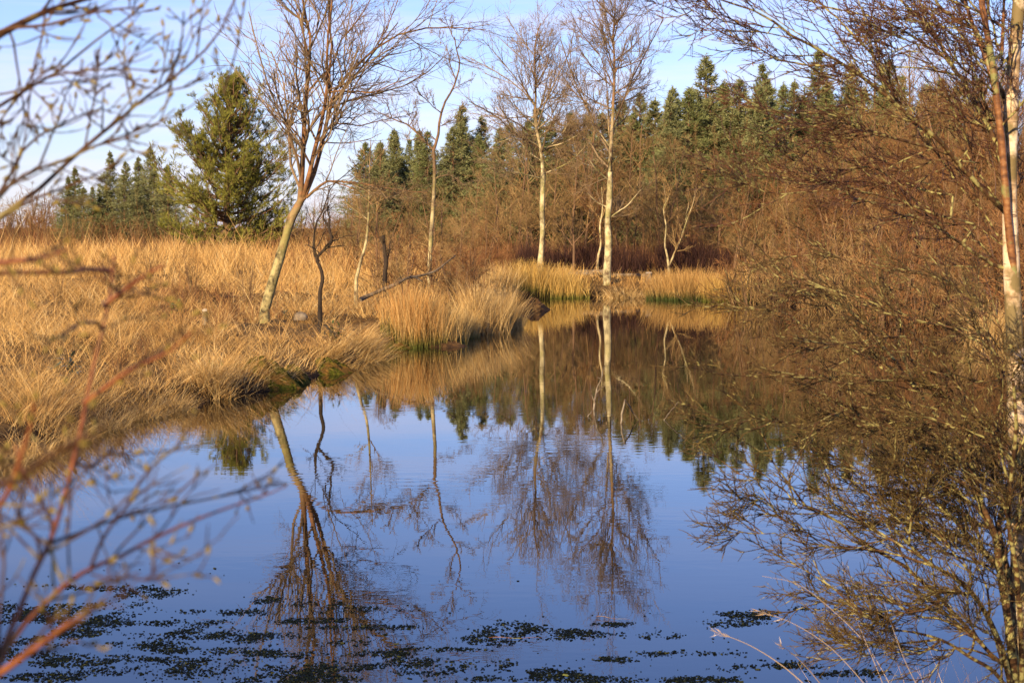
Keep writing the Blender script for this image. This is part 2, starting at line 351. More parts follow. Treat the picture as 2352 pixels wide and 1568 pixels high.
b.add(np.stack([GX, GY, GZ], -1).reshape(-1, 3), np.stack([k0, k0 + 1, k0 + nx + 1, k0 + nx], -1))
mg, t, bs = mat_base('moor_ground', .95, .1)
n1 = noise(t, .6, 6, .6); n2 = noise(t, 7, 5, .65)
c1 = ramp(t, [(.35, (.13, .075, .025)), (.55, (.26, .15, .05)), (.75, (.36, .22, .08))]); t.links.new(n2.outputs['Fac'], c1.inputs[0])
c2 = ramp(t, [(.4, (.55, .5, .42)), (.62, (1, 1, 1))]); t.links.new(n1.outputs['Fac'], c2.inputs[0])
dry = mix(t, 1, c1.outputs[0], c2.outputs[0], 'MULTIPLY')
tcg = t.nodes.new('ShaderNodeTexCoord'); sxg = t.nodes.new('ShaderNodeSeparateXYZ'); t.links.new(tcg.outputs['Object'], sxg.inputs[0])
wet = t.nodes.new('ShaderNodeMapRange'); wet.inputs['From Min'].default_value = .34; wet.inputs['From Max'].default_value = .16; t.links.new(sxg.outputs['Z'], wet.inputs['Value'])
t.links.new(mix(t, wet.outputs[0], dry.outputs[0], (.035, .018, .008)).outputs[0], bs.inputs['Base Color'])   # wet peat along the waterline
bp = t.nodes.new('ShaderNodeBump'); bp.inputs['Strength'].default_value = .8; bp.inputs['Distance'].default_value = .1
t.links.new(n2.outputs['Fac'], bp.inputs['Height']); t.links.new(bp.outputs[0], bs.inputs['Normal'])
tag(b.build('ground', mg, smooth_shade=True), kind='structure')

# water: dark peaty body under a mirror surface with the faintest ripple
b = MB(); b.add([(-60, 2, 0), (60, 2, 0), (60, 90, 0), (-60, 90, 0)], [(0, 1, 2, 3)])
mw, t, bs = mat_base('pond_water', .0, .5)
bs.inputs['Base Color'].default_value = (.012, .009, .005, 1); bs.inputs['IOR'].default_value = 1.42
wn = noise(t, 5.0, 2, .5, (.55, 1, 1)); wn2 = noise(t, .35, 2, .5)
r2 = ramp(t, [(.42, (.15, .15, .15)), (.7, (1, 1, 1))]); t.links.new(wn2.outputs['Fac'], r2.inputs[0])
mu = mix(t, 1, wn.outputs['Fac'], r2.outputs[0], 'MULTIPLY')
bp = t.nodes.new('ShaderNodeBump'); bp.inputs['Strength'].default_value = 1.0; bp.inputs['Distance'].default_value = .0011
t.links.new(mu.outputs[0], bp.inputs['Height']); t.links.new(bp.outputs[0], bs.inputs['Normal'])
tag(b.build('water', mw), kind='structure')

MOSS = np.array([gp(590, 880)[:2], gp(668, 870)[:2], gp(560, 876)[:2], gp(745, 850)[:2]])
def off_moss(x, y): return np.min(np.hypot(np.subtract.outer(x, MOSS[:, 0]), np.subtract.outer(y, MOSS[:, 1])), axis=1) > .5
# ------------------------------------------------------------------ grass (nobody could count it)
rng = np.random.default_rng(7)
def wedge(n, px0, px1, d0, d1, rng, power=-1.0):
    "ground points spread evenly in the picture: dense near, thin far"
    px = rng.uniform(px0, px1, n); u = rng.random(n)
    D = 1 / (1 / d0 + u * (1 / d1 - 1 / d0)) if power == -1.0 else d0 * (d1 / d0) ** u
    return (px - CX) / F * D, D
def tuft_field(mb, n, per, px, D, rng, L=(.35, .75), wk=1.0, lean=(.1, .5), bend=(.2, 1.0), spread=.12, dmin=.12, segs=3, cond=None, power=0, dome=0.0):
    x, y = wedge(n, px[0], px[1], D[0], D[1], rng, power)
    d = pond_dist(x, y); ok = d > dmin
    if cond is not None: ok &= cond(x, y, d)
    if dome: ok &= rng.random(n) < np.clip(.62 + .38 * (np.sin(x * .75 + 1.7 * np.sin(y * .37)) + np.sin(y * .61 + 1.1 * np.sin(x * .9 + 2))), .12, 1)
    x, y = x[ok], y[ok]
    m = len(x); M_ = m * per
    tr = rng.random(m); ts = rng.uniform(.42, 1.45, m) * (1 + .4 * np.sin(x * 1.7 + y * .9) * np.sin(y * 1.3))
    lay = rng.uniform(0, 6.283, m)                                       # the way each tuft is combed
    ox = rng.normal(0, spread, M_); oy = rng.normal(0, spread, M_)
    X = np.repeat(x, per) + ox; Y = np.repeat(y, per) + oy
    z = ground_z(X, Y) - .02
    phi = np.where(rng.random(M_) < dome, np.arctan2(oy, ox) + rng.normal(0, .5, M_), np.where(rng.random(M_) < .5, np.repeat(lay, per) + rng.normal(0, .6, M_), rng.uniform(0, 6.283, M_)))
    w = np.clip(Y * .00021, .004, .02) * wk * rng.uniform(.5, 1.6, M_)
    th = rng.uniform(*lean, M_) + dome * np.clip(np.hypot(ox, oy) / spread, 0, 2) * .35
    LL = rng.uniform(*L, M_) * np.repeat(ts, per) * np.where(rng.random(M_) < .06, 1.7, 1)
    mb.blades(np.stack([X, Y, z], -1), phi, LL, th, rng.uniform(*bend, M_), w, segs, rng, rnd=np.clip(np.repeat(tr, per) * .5 + rng.random(M_) * .5, 0, 1))
b = MB()
left_land = lambda x, y, d: (x < (1300 - CX) / F * y) & off_moss(x, y)
tuft_field(b, 4300, 30, (-420, 1260), (22, 60), rng, cond=left_land, L=(.3, .62), lean=(.05, .6), bend=(.3, 1.3), spread=.15, dome=.6)
# blades combed over the edge of the bank into the water
sa = np.array(shore_far[:18]); sb = sa[1:] - sa[:-1]; sl = np.hypot(*sb.T); si = rng.choice(len(sb), 16000, p=sl / sl.sum()); st = rng.random((16000, 1))
e = sa[si] + sb[si] * st + rng.normal(0, .22, (16000, 2)); ex, ey = e.T; ed = pond_dist(ex, ey)
cl = np.sin(ex * 3.1 + 2 * np.sin(ey * 1.1)) + np.sin(ex * 1.3 - ey * 1.2); ok = (ed > 0) & off_moss(ex, ey) & (rng.random(len(ex)) < np.clip(.4 + .45 * cl, .05, 1)); ex, ey = ex[ok], ey[ok]
gx_ = pond_dist(ex + .05, ey) - pond_dist(ex - .05, ey); gy_ = pond_dist(ex, ey + .05) - pond_dist(ex, ey - .05)
b.blades(np.stack([ex, ey, ground_z(ex, ey) - .02], -1), np.arctan2(-gy_, -gx_) + rng.normal(0, .75, len(ex)), rng.uniform(.3, .75, len(ex)), rng.uniform(.15, .8, len(ex)), rng.uniform(.7, 1.7, len(ex)), np.clip(ey * .0002, .004, .012) * rng.uniform(.6, 1.5, len(ex)), 4, rng)
print('edge blades', len(ex))
tuft_field(b, 5200, 12, (-420, 1000), (58, 108), rng, cond=left_land, segs=2, L=(.45, .85), lean=(.02, .35), bend=(.1, .7), wk=1.1, spread=.2, dome=.3)
tuft_field(b, 2500, 7, (1060, 2500), (69, 80), rng, cond=lambda x, y, d: d < 4.5, segs=2, L=(.2, .45))
tag(b.build('moor_grass', M['straw']), 'pale straw moor grass covering the open ground beyond the pond', 'grass', kind='stuff')


# heather and dead bracken on the far bank
b = MB()
def heath(mb, n, px, D, L, rng, dmin=2.0, wk=1.0, cond=None):
    tuft_field(mb, n, 6, px, D, rng, L=L, wk=wk * 1.2, lean=(0, .5), bend=(-.2, .5), spread=.18, dmin=dmin, segs=2, cond=cond)
heath(b, 4400, (980, 2450), (75, 100), (.45, .85), rng, 3.5)
heath(b, 1900, (620, 1250), (56, 95), (.4, .8), rng, 5, cond=lambda x, y, d: (y > 58 + 10 * np.sin(x * .8)) & (x > -8 * y / 60))
heath(b, 1600, (-200, 1000), (96, 118), (.5, .8), rng, 5)
heath(b, 900, (230, 680), (37, 50), (.2, .42), rng, 3, cond=lambda x, y, d: np.sin(x * 1.3 + y * .4) + np.sin(y * .8 - x) > .2)
heath(b, 1700, (-300, 1050), (117, 138), (1.1, 2.0), rng, 5)
tag(b.build('heather', M['heather']), 'reddish brown heather and dead bracken on the far bank', 'heather', kind='stuff')
b = MB()  # dark strip of stems painting the shaded hollow below the heather
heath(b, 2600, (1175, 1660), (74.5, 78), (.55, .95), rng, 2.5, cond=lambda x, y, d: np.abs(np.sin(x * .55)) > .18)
tag(b.build('shade_heather', M['shadeheather']), 'leggy heather coloured dark for the shade in the hollow behind the far trunks', 'heather', kind='stuff')

# ------------------------------------------------------------------ tree growing
def interp(P, R, idx, t):
    n = P.shape[1]; u = t * (n - 1); i = np.minimum(u.astype(int), n - 2); f = (u - i)
    a, c = P[idx, i], P[idx, i + 1]
    return a + (c - a) * f[:, None], nrm(c - a), R[idx, i] * (1 - f) + R[idx, i + 1] * f
def plen(P): return np.linalg.norm(P[:, 1:] - P[:, :-1], axis=2).sum(1)
def spawn(rng, P, R, per, t=(.2, 1), ang=.7, angj=.15, lf=.45, npts=5, trop=(0, 0, .1), wig=.12, rk=.6, tip=.3, taper=.5, flat=None, lmin=0, rmin=.0):
    m = P.shape[0]
    idx = np.repeat(np.arange(m), per); pl = plen(P)
    idx = idx[rng.random(m * per) < np.clip(pl / max(np.percentile(pl, 70), 1e-6), .12, 1)[idx]]; q = len(idx)
    tt = rng.uniform(t[0], t[1], q)
    pos, tan, rad = interp(P, R, idx, tt)
    v = rng.normal(size=(q, 3))
    if flat is not None: v *= np.asarray(flat)
    v = nrm(v - (v * tan).sum(1, keepdims=True) * tan)
    a = (ang + angj * rng.normal(size=q))[:, None]
    d = np.cos(a) * tan + np.sin(a) * v
    L = np.maximum(pl[idx] * lf * (1 - taper * tt) * rng.uniform(.6, 1.25, q), lmin)
    out = np.empty((q, npts, 3)); out[:, 0] = pos; p = pos.copy()
    for k in range(1, npts):
        d = nrm(d + np.asarray(trop) + wig * rng.normal(size=d.shape)); p = p + d * (L / (npts - 1))[:, None]; out[:, k] = p
    r0 = np.maximum(rad * rk, rmin)[:, None]
    return out, r0 * np.linspace(1, tip, npts)[None]
def limb_px(pts, D, r, n=14, r1=None, dd=0.0, yoff=None):
    "a limb traced through frame positions at distance D; dd = how far its end comes towards (-) or goes from (+) the camera; r in frame pixels"
    k = len(pts); ds = D + np.linspace(0, dd, k)
    P = smooth(np.array([at(p[0], p[1], dk) for p, dk in zip(pts, ds)]), n)
    R = np.linspace(r, r1 if r1 is not None else r * .3, n) * D / F
    return P, R
def frame_xy(P):
    v = np.asarray(P) - np.array([0, 0, HC]); f = v[..., 1] * cp - v[..., 2] * sp
    return np.stack([CX + F * v[..., 0] / f, CY - F * (v[..., 1] * sp + v[..., 2] * cp) / f], -1)
def attached(pts, D, r, n, r1, dd, prev, reach=45):
    "a traced limb that leaves the wood already there, at that wood's own distance"
    A = np.concatenate(prev); xy = frame_xy(A); d = np.hypot(*(xy - np.array(pts[0])).T); k = d.argmin()
    if d[k] < reach:
        p, q = limb_px(pts, A[k, 1], r, n, r1, dd)
        return (smooth(np.vstack([A[k], p]), n) if np.linalg.norm(A[k] - p[0]) > .004 else p), q
    return limb_px(pts, D, r, n, r1, dd)
def to_ground(P, R, depth=.12):
    "let the foot of a traced trunk run down into the ground"
    p = P[0]; z = float(ground_z(np.array([p[0]]), np.array([p[1]]))[0]) - depth
    if p[2] - z > .02:
        P = np.vstack([[p[0] + (p[0] - P[1][0]) * .2, p[1], z], P]); R = np.concatenate([[R[0] * 1.35], R])
    return P, R

def bare_variant(seed, H=8.0, r0=.09, per=(20, 8, 7, 4), ang=.78, spread=.46, base=.14, trop=.05, mat='twigbrown', wtwig=.009, wig=.17, stems=1):
    "a leafless tree standing at the origin: trunk mesh and crown mesh"
    r = np.random.default_rng(seed)
    P0 = []; R0 = []
    for s in range(stems):
        n = 9; a = r.uniform(0, 6.28); l = r.uniform(.03, .10) + (.12 if stems > 1 else 0)
        z = np.linspace(-.15, H * (1 if s == 0 else r.uniform(.7, .95)), n)
        sway = np.cumsum(r.normal(0, .035 * H / 8, (n, 2)), 0)
        sway -= sway[0]
        P0.append(np.stack([np.cos(a) * l * z + sway[:, 0], np.sin(a) * l * z + sway[:, 1], z], -1)); R0.append(np.linspace(r0, r0 * .15, n))
    P0 = np.array(P0); R0 = np.array(R0)
    tb = MB(); tb.tubes(P0, R0, 6, r)
    l1 = spawn(r, P0, R0, per[0], (base, .97), ang, .15, spread, 6, (0, 0, trop), wig * .7, .55, .35, .55)
    l2 = spawn(r, *l1, per[1], (.15, 1), .6, .2, .5, 5, (0, 0, trop * .8), wig, .6, .4, .5, rmin=wtwig * .6)
    l3 = spawn(r, *l2, per[2], (.15, 1), .6, .25, .55, 3, (0, 0, trop * .5), wig, .7, .5, .4, rmin=wtwig * .5)
    cb = MB(); cb.tubes(*l1, 4, r); cb.tubes(*l2, 3, r); cb.tubes(*l3, 3, r)
    if per[3]:
        l4 = spawn(r, *l3, per[3], (.2, 1), .6, .25, .6, 2, (0, 0, .0), wig, .8, .5, .3, rmin=wtwig * .42)
        cb.tubes(*l4, 3, r)
    return tb.mesh('trunk', M['trunkbrown'], True), cb.mesh('crown', M[mat], False)

def spruce_variant(seed, H=11.0, mat='spruce', dens=1.0, wide=.20):
    r = np.random.default_rng(seed)
    tb = MB(); z = np.linspace(-.15, H, 8); tb.tubes(np.stack([z * 0, z * 0, z], -1), np.linspace(.16, .015, 8), 6)
    nb = int(380 * dens)
    az0 = r.uniform(0, 6.283, nb)
    zb = H * (.05 + .94 * r.random(nb) ** .95); u = zb / H
    gap = 1 - .35 * np.clip(np.sin(az0 * 2 + zb * 1.9 + seed) * np.sin(zb * 2.7 + seed * 1.7) - .1, 0, 1)
    Lb = (H * wide * (1 - u) ** .92 + .06) * r.uniform(.6, 1.25, nb) * gap; az = az0
    el = np.interp(u, [0, .5, .85, 1], [-.35, -.1, .25, .7]) + r.normal(0, .12, nb)
    n = 5; P = np.empty((nb, n, 3)); P[:, 0] = np.stack([0 * zb, 0 * zb, zb], -1); p = P[:, 0].copy()
    for k in range(1, n):
        e = el + .22 * (k - 1.5)
        p = p + np.stack([np.cos(az) * np.cos(e), np.sin(az) * np.cos(e), np.sin(e)], -1) * (Lb / (n - 1))[:, None]; P[:, k] = p
    R = np.full((nb, n), .02) * np.linspace(1, .3, n)[None]
    tb.tubes(P, R, 3, r)
    cb = MB()
    S, SR = spawn(r, P, R, 9, (.12, 1), .75, .15, .34, 3, (0, 0, -.05), .1, .7, .4, .45, flat=(1, 1, .35), lmin=.06)
    for per, src, srcR in ((9, S, SR), (12, P, R)):
        m = len(src); idx = np.repeat(np.arange(m), per); pos, tan, _ = interp(src, srcR, idx, r.uniform(.1, 1, m * per))
        d = nrm(tan + r.normal(0, .45, (m * per, 3)) + np.array([0, 0, .12]))
        br = np.repeat(r.random(m), per)
        cb.leaves(pos, d, r.uniform(.14, .32, m * per), r.uniform(.024, .044, m * per), r, rnd=np.clip(.5 * br + .5 * r.random(m * per), 0, 1))
    z2 = H * (.93 + .09 * r.random(60)); cb.leaves(np.stack([z2 * 0, z2 * 0, z2], -1), r.normal(0, .35, (60, 3)) + np.array([0, 0, .8]), .16, .035, r)
    return tb.mesh('trunk', M['trunkbrown'], True), cb.mesh('crown', M[mat])

BV = [bare_variant(11, mat='twigbrown'), bare_variant(12, mat='twigbrown', stems=2, per=(14, 8, 7, 3)), bare_variant(13, mat='twigred', stems=3, per=(11, 7, 7, 3)),
      bare_variant(14, mat='twigbrown', spread=.5), bare_variant(15, mat='twigbrown', spread=.4, ang=.6), bare_variant(16, H=8, mat='twiggrey', stems=2, per=(14, 8, 7, 3))]
SHV = [bare_variant(21, H=2.4, r0=.03, stems=5, per=(7, 6, 5, 0), mat='twigbrown', wtwig=.010, base=.05, spread=.6), bare_variant(22, H=2.4, r0=.03, stems=6, per=(7, 6, 5, 0), mat='twigred', wtwig=.010, base=.05, spread=.6)]
SV = [spruce_variant(31, wide=.25), spruce_variant(32, mat='spruce', wide=.28), spruce_variant(33, mat='spruce2', wide=.27), spruce_variant(34, mat='spruce2', wide=.24), spruce_variant(35, mat='spruce', wide=.36, dens=1.1), spruce_variant(36, mat='spruce2', wide=.36, dens=1.1)]
def stand(kind, variant, x, y, sc, rz, label, cat, group=None, stretch=1.0):
    z = float(ground_z(np.array([x]), np.array([y]))[0]) - .03
    o = thing(kind, (x, y, z), label, cat, group, rz, (sc, sc, sc * stretch))
    link('trunk', variant[0], o); link('crown', variant[1], o)
    return o
def spruce_px(px, ytop, D, v, label, group=None, wide=1.0):
    x, y, zt = at(px, ytop, D); z = float(ground_z(np.array([x]), np.array([y]))[0])
    wide *= rng.uniform(1.05, 1.5); h = zt - z; o = stand('spruce_tree', SV[v], x, y, h / 11.0 * wide, rng.uniform(0, 6.28), label, 'spruce tree', group, 1 / wide)
    return o

# ------------------------------------------------------------------ spruces
spruce_px(172, 385, 128, 3, 'thin lone spruce rising highest over the brown trees near the left edge', wide=.9)
spruce_px(252, 350, 124, 0, 'pointed grey-green spruce, tallest of the row left of the big pine')
spruce_px(288, 372, 130, 1, 'spruce between the two tallest tops left of the big pine')
spruce_px(345, 338, 126, 1, 'bluish spruce whose top stands just left of the big pine')
spruce_px(318, 362, 133, 0, 'short spruce squeezed behind the row left of the big pine')
spruce_px(212, 430, 121, 2, 'low dark spruce at the left foot of the spruce row')
spruce_px(388, 395, 131, 2, 'spruce half hidden behind the left side of the big pine')
for k, (px, yt, D, v, lab) in enumerate([
        (905, 300, 100, 0, 'grey-green spruce just right of the leaning birch, left of its neighbours'),
        (872, 330, 104, 1, 'low spruce nearest the leaning birch'),
        (940, 322, 106, 2, 'dark spruce behind the forked slender birch'),
        (968, 315, 110, 0, 'narrow spruce directly behind the forked slender birch'),
        (1062, 245, 102, 0, 'pointed pale spruce standing clear against the sky between the slender birches'),
        (1106, 268, 104, 1, 'slightly lower spruce right beside the pale pointed one against the sky'),
        (1140, 330, 100, 1, 'spruce tucked under the crown of the broad round birch'),
        (1185, 380, 106, 2, 'spruce seen through the broad round birch crown'),
        (1470, 215, 104, 1, 'spruce top just right of the tall white birch'),
        (1425, 260, 107, 2, 'spruce directly behind the tall white birch trunk'),
        (1545, 205, 108, 0, 'spruce of middle height left of the tallest dark spruce'),
        (1622, 132, 100, 1, 'broad tall spruce standing above the wood right of centre'),
        (1668, 200, 108, 0, 'spruce close on the right of the broad tall spruce'),
        (1752, 150, 103, 2, 'dark narrow spruce behind the near birch twigs, right of the broad tall one'),
        (1700, 240, 99, 1, 'lower blue-green spruce between the broad tall and the dark narrow one'),
        (1880, 120, 101, 2, 'dark tall spruce seen through the near birch twigs at upper right'),
        (1825, 190, 106, 0, 'spruce left of the dark tall spruce at upper right'),
        (1955, 150, 104, 2, 'spruce right of the dark tall spruce at upper right'),
        (2040, 140, 102, 1, 'spruce behind the reddish limbs of the near birch'),
        (1300, 300, 108, 2, 'spruce between the two tall far birches')]):
    spruce_px(px, yt, D, v, lab)
ORD = 'first second third fourth fifth sixth seventh eighth ninth tenth eleventh twelfth thirteenth fourteenth fifteenth sixteenth seventeenth eighteenth nineteenth twentieth'.split()
for k, px in enumerate(np.sort(np.concatenate([rng.uniform(860, 1500, 7), rng.uniform(1500, 2250, 13)]))):
    spruce_px(px, (345 if px < 1500 else 225) + rng.uniform(-10, 60), rng.uniform(109, 122), k % 4, 'spruce deep in the wood, %s from the left behind the front spruces' % ORD[k], 'spruces deep in the wood')

def spruce_row(spec, fmt, group):
    for k, (px, yt, D) in enumerate(sorted(spec)): spruce_px(px, yt + rng.uniform(-22, 22), D + rng.uniform(-2, 2), int(rng.integers(0, 6)), fmt.format(n=ORD[k % 20]), group, 1.1)
spruce_row([(px + rng.uniform(-12, 12), 318 - (px - 840) * .08, 99) for px in np.arange(840, 1200, 38)], 'spruce, {n} from the left in the green wall right of the leaning birch', 'green wall of spruces at centre')
spruce_row([(px + rng.uniform(-12, 12), 275 - (px - 1200) * .1, 100) for px in np.arange(1205, 1540, 36)], 'spruce, {n} from the left in the green wall behind the two tall far birches', 'green wall of spruces behind the tall birches')
spruce_row([(px + rng.uniform(-12, 12), 205, 97) for px in np.arange(1545, 1900, 38)], 'spruce, {n} from the left in the green wall around the broad tall spruce', 'green wall of spruces right of centre')
spruce_row([(px + rng.uniform(-12, 12), 190, 98) for px in np.arange(1910, 2300, 42)], 'spruce, {n} from the left in the green wall behind the near birch', 'green wall of spruces at upper right')
spruce_row([(px + rng.uniform(-12, 12), 425 - (px - 150) * .12, 122) for px in np.arange(150, 400, 34)], 'lower spruce, {n} from the left in the dense row left of the pine', 'dense spruces left of the pine')

# ------------------------------------------------------------------ bare brown trees of the wood
def bare_px(px, ytop, D, v, label, group, vs=BV, H=8.0, wide=1.0):
    x, y, zt = at(px, ytop, D); z = float(ground_z(np.array([x]), np.array([y]))[0])
    sc = (zt - z) / H
    return stand('bare_tree' if vs is BV else 'bare_shrub', vs[v], x, y, sc * wide, rng.uniform(0, 6.28), label, 'tree' if vs is BV else 'shrub', group, 1 / wide)
ORD = 'first second third fourth fifth sixth seventh eighth ninth tenth eleventh twelfth thirteenth fourteenth fifteenth sixteenth seventeenth eighteenth nineteenth twentieth'.split()
LOOK = ['single-stemmed brown', 'two-stemmed brown', 'three-stemmed russet', 'spreading brown', 'slim brown', 'two-stemmed greyish']
def row(spec, fmt, group, vs=BV, H=8.0, wide=(.95, 1.25), jit=0.0, vmax=5, pick=None, drop=0):
    "bare trees of one row, counted from the left"
    for k, (px, yt, D) in enumerate(sorted(spec)):
        v = int(rng.integers(0, vmax)) if pick is None else pick[k % len(pick)]; look = LOOK[v] if vs is BV else ('brown', 'russet')[v % 2]
        bare_px(px, yt + drop + rng.uniform(-jit, jit), D, v if vs is BV else v % 2, fmt.format(look=look, n=ORD[k % 20]), group, vs, H, rng.uniform(*wide))
row([(1145, 350, 86), (1190, 330, 90), (1225, 320, 93), (1270, 340, 87), (1310, 300, 92), (1345, 330, 86), (1380, 350, 90), (1330, 250, 97), (1440, 330, 88), (1480, 310, 93), (1520, 350, 86), (1560, 340, 90), (1600, 370, 87), (1640, 350, 91)],
    'leafless {look} tree, {n} from the left in the thicket behind the far birches', 'bare trees of the thicket behind the far bank', jit=20, drop=-14)
row([(1165, 450, 81), (1215, 440, 83), (1250, 420, 83), (1300, 460, 81), (1370, 430, 84), (1420, 470, 81), (1455, 410, 83), (1500, 470, 82), (1540, 430, 82), (1580, 480, 80), (1610, 420, 83), (1650, 460, 81)],
    'low leafless {look} tree, {n} from the left just behind the heather bank', 'low bare trees just behind the heather', jit=12, wide=(1.1, 1.4))
row([(px + rng.uniform(-15, 15), 365 - (px - 1660) * .29 + rng.uniform(-40, 40), 82 + rng.uniform(-3, 3)) for px in np.arange(1660, 2420, 40)],
    'leafless {look} tree, {n} from the brown rushes, second row on right bank', 'second row of bare trees on the right bank', pick=(0, 2, 1, 2))
row([(px + rng.uniform(-15, 15), 435 - (px - 1660) * .25 + rng.uniform(-45, 45), 74 + rng.uniform(-3, 3)) for px in np.arange(1690, 2440, 40)],
    'leafless {look} tree, {n} from the brown rushes, front row on right bank', 'front row of bare trees on the right bank', wide=(1.0, 1.3), pick=(2, 1, 2, 4, 2))
row([(px + rng.uniform(-12, 12), 560 - (px - 1720) * .2 + rng.uniform(-40, 40), 68 - (px - 1720) * .025 + rng.uniform(-2, 2)) for px in np.arange(1740, 2440, 36)],
    'low leafless {look} tree, {n} from the brown rushes by the right water edge', 'low bare trees by the right water edge', wide=(1.3, 1.7), pick=(2, 3))
row([(px + rng.uniform(-15, 15), 150 + rng.uniform(-50, 70), 86 + rng.uniform(-3, 3)) for px in np.arange(2020, 2460, 42)],
    'tall leafless {look} tree, {n} from the left behind the near birch limbs', 'tall bare trees behind the near birch', vmax=6, wide=(.8, 1.0))
row([(-60, 460, 140), (10, 450, 135), (55, 435, 138), (95, 428, 142), (130, 445, 136), (150, 465, 130), (-20, 475, 132), (70, 470, 128), (200, 490, 118), (110, 490, 120), (30, 480, 122), (160, 500, 117), (250, 490, 119), (310, 500, 117), (-30, 500, 120)],
    'rounded leafless {look} bush, {n} from the left along the skyline at far left', 'bare bushes on the skyline at far left', SHV, 2.4, (1.2, 1.5), vmax=2)
row([(690, 470, 112), (640, 480, 116), (740, 470, 108), (790, 450, 106), (840, 430, 104), (600, 500, 114), (680, 500, 106), (730, 500, 101)],
    'low leafless {look} tree, {n} from the left in the gap between pine and spruces', 'bare trees in the gap right of the pine', wide=(1.3, 1.6))
row([(862, 420, 64), (815, 450, 70), (945, 440, 66), (1010, 430, 70), (1050, 480, 63), (1110, 500, 68), (760, 460, 80), (800, 430, 88), (850, 430, 92), (1000, 440, 92), (1060, 430, 88), (1120, 440, 84), (720, 450, 95), (950, 440, 95), (1090, 400, 95), (880, 470, 76), (980, 480, 78), (1085, 470, 77)],
    'leafless {look} tree, {n} from the left between the leaning birch and the far bank', 'bare trees between the slender birches', wide=(1.1, 1.4))
row([(900, 490, 58), (1080, 540, 54), (930, 530, 52), (1040, 560, 50), (1090, 590, 50), (1000, 560, 53), (1065, 600, 49), (870, 540, 55)],
    'leafless {look} bush, {n} from the left in the grass behind the fallen branch', 'leafless bushes behind the fallen branch', SHV, 2.4, (1.0, 1.3), vmax=2)
spec = []
for k, px in enumerate(np.arange(1690, 2420, 38)):
    x, y = gp(px, 700 + (px - 1680) * .13)[:2]
    yy = y + rng.uniform(1.2, 5); xx = (px - CX) / F * yy; v = int(rng.integers(0, 2))
    stand('bare_shrub', SHV[v], xx, yy, rng.uniform(.8, 1.5), rng.uniform(0, 6.28), 'low leafless %s shrub, %s from the brown rushes along the right water edge' % (('brown', 'russet')[v], ORD[k]), 'shrub', 'leafless low shrubs along the right bank')

# ------------------------------------------------------------------ the big pine
r = np.random.default_rng(5)
pc = at(520, 545, 104); pz = float(ground_z(np.array([pc[0]]), np.array([pc[1]]))[0])
ph = at(540, 178, 104)[2] - pz
pine = thing('pine_tree', (pc[0], pc[1], pz), 'big bushy yellow-green pine standing alone beyond the grass', 'pine tree')
z = np.linspace(-.2, ph * .97, 10); TP = np.stack([.5 * (z / ph) ** 2, 0 * z, z], -1)[None]; TR = np.linspace(.26, .03, 10)[None]
b = MB(); b.tubes(TP, TR, 8, r)
nl = 220; u = np.sort(r.uniform(.03, .985, nl)); pos, _, _ = interp(TP, TR, np.zeros(nl, int), u)
prof = np.interp(u, [0, .15, .35, .55, .7, .85, 1], [4.4, 4.5, 4.2, 3.5, 2.6, 1.8, .6])
az = r.uniform(0, 6.283, nl); L = prof * r.uniform(.55, 1.18, nl) * (1 - .22 * np.clip(np.sin(az * 2 + u * 17) * np.sin(u * 23), 0, 1)); n = 6
P = np.empty((nl, n, 3)); P[:, 0] = pos; p = pos.copy(); el = np.interp(u, [0, .4, 1], [-.12, .12, .8])
for k in range(1, n):
    e = el + .14 * k; az = az + r.normal(0, .12, nl)
    p = p + np.stack([np.cos(az) * np.cos(e), np.sin(az) * np.cos(e), np.sin(e)], -1) * (L / (n - 1))[:, None]; P[:, k] = p
R = np.linspace(.055, .015, n)[None] * np.ones((nl, 1))
b.tubes(P, R, 4, r)
S, SR = spawn(r, P, R, 10, (.2, 1), .75, .2, .30, 4, (0, 0, .14), .12, .6, .5, .4, flat=(1, 1, .6), lmin=.35)
b.tubes(S, SR, 3, r)
b.build('trunk', M['trunkbrown'], pine, True)
T2, T2R = spawn(r, S, SR, 3, (.35, 1), .6, .2, .5, 3, (0, 0, .25), .1, .7, .6, .3, lmin=.22)
b = MB()
for src, srcR, per in ((T2, T2R, 16), (S, SR, 14)):
    m = len(src); idx = np.repeat(np.arange(m), per); pos, tan, _ = interp(src, srcR, idx, r.uniform(.25, 1, m * per))
    d = nrm(tan * .9 + r.normal(0, .5, (m * per, 3)) + np.array([0, 0, .25]))
    b.leaves(pos, d, r.uniform(.18, .34, m * per), r.uniform(.018, .034, m * per), r, rnd=np.clip(.55 * np.repeat(r.random(m), per) + .45 * r.random(m * per), 0, 1))
b.build('crown', M['pine'], pine)

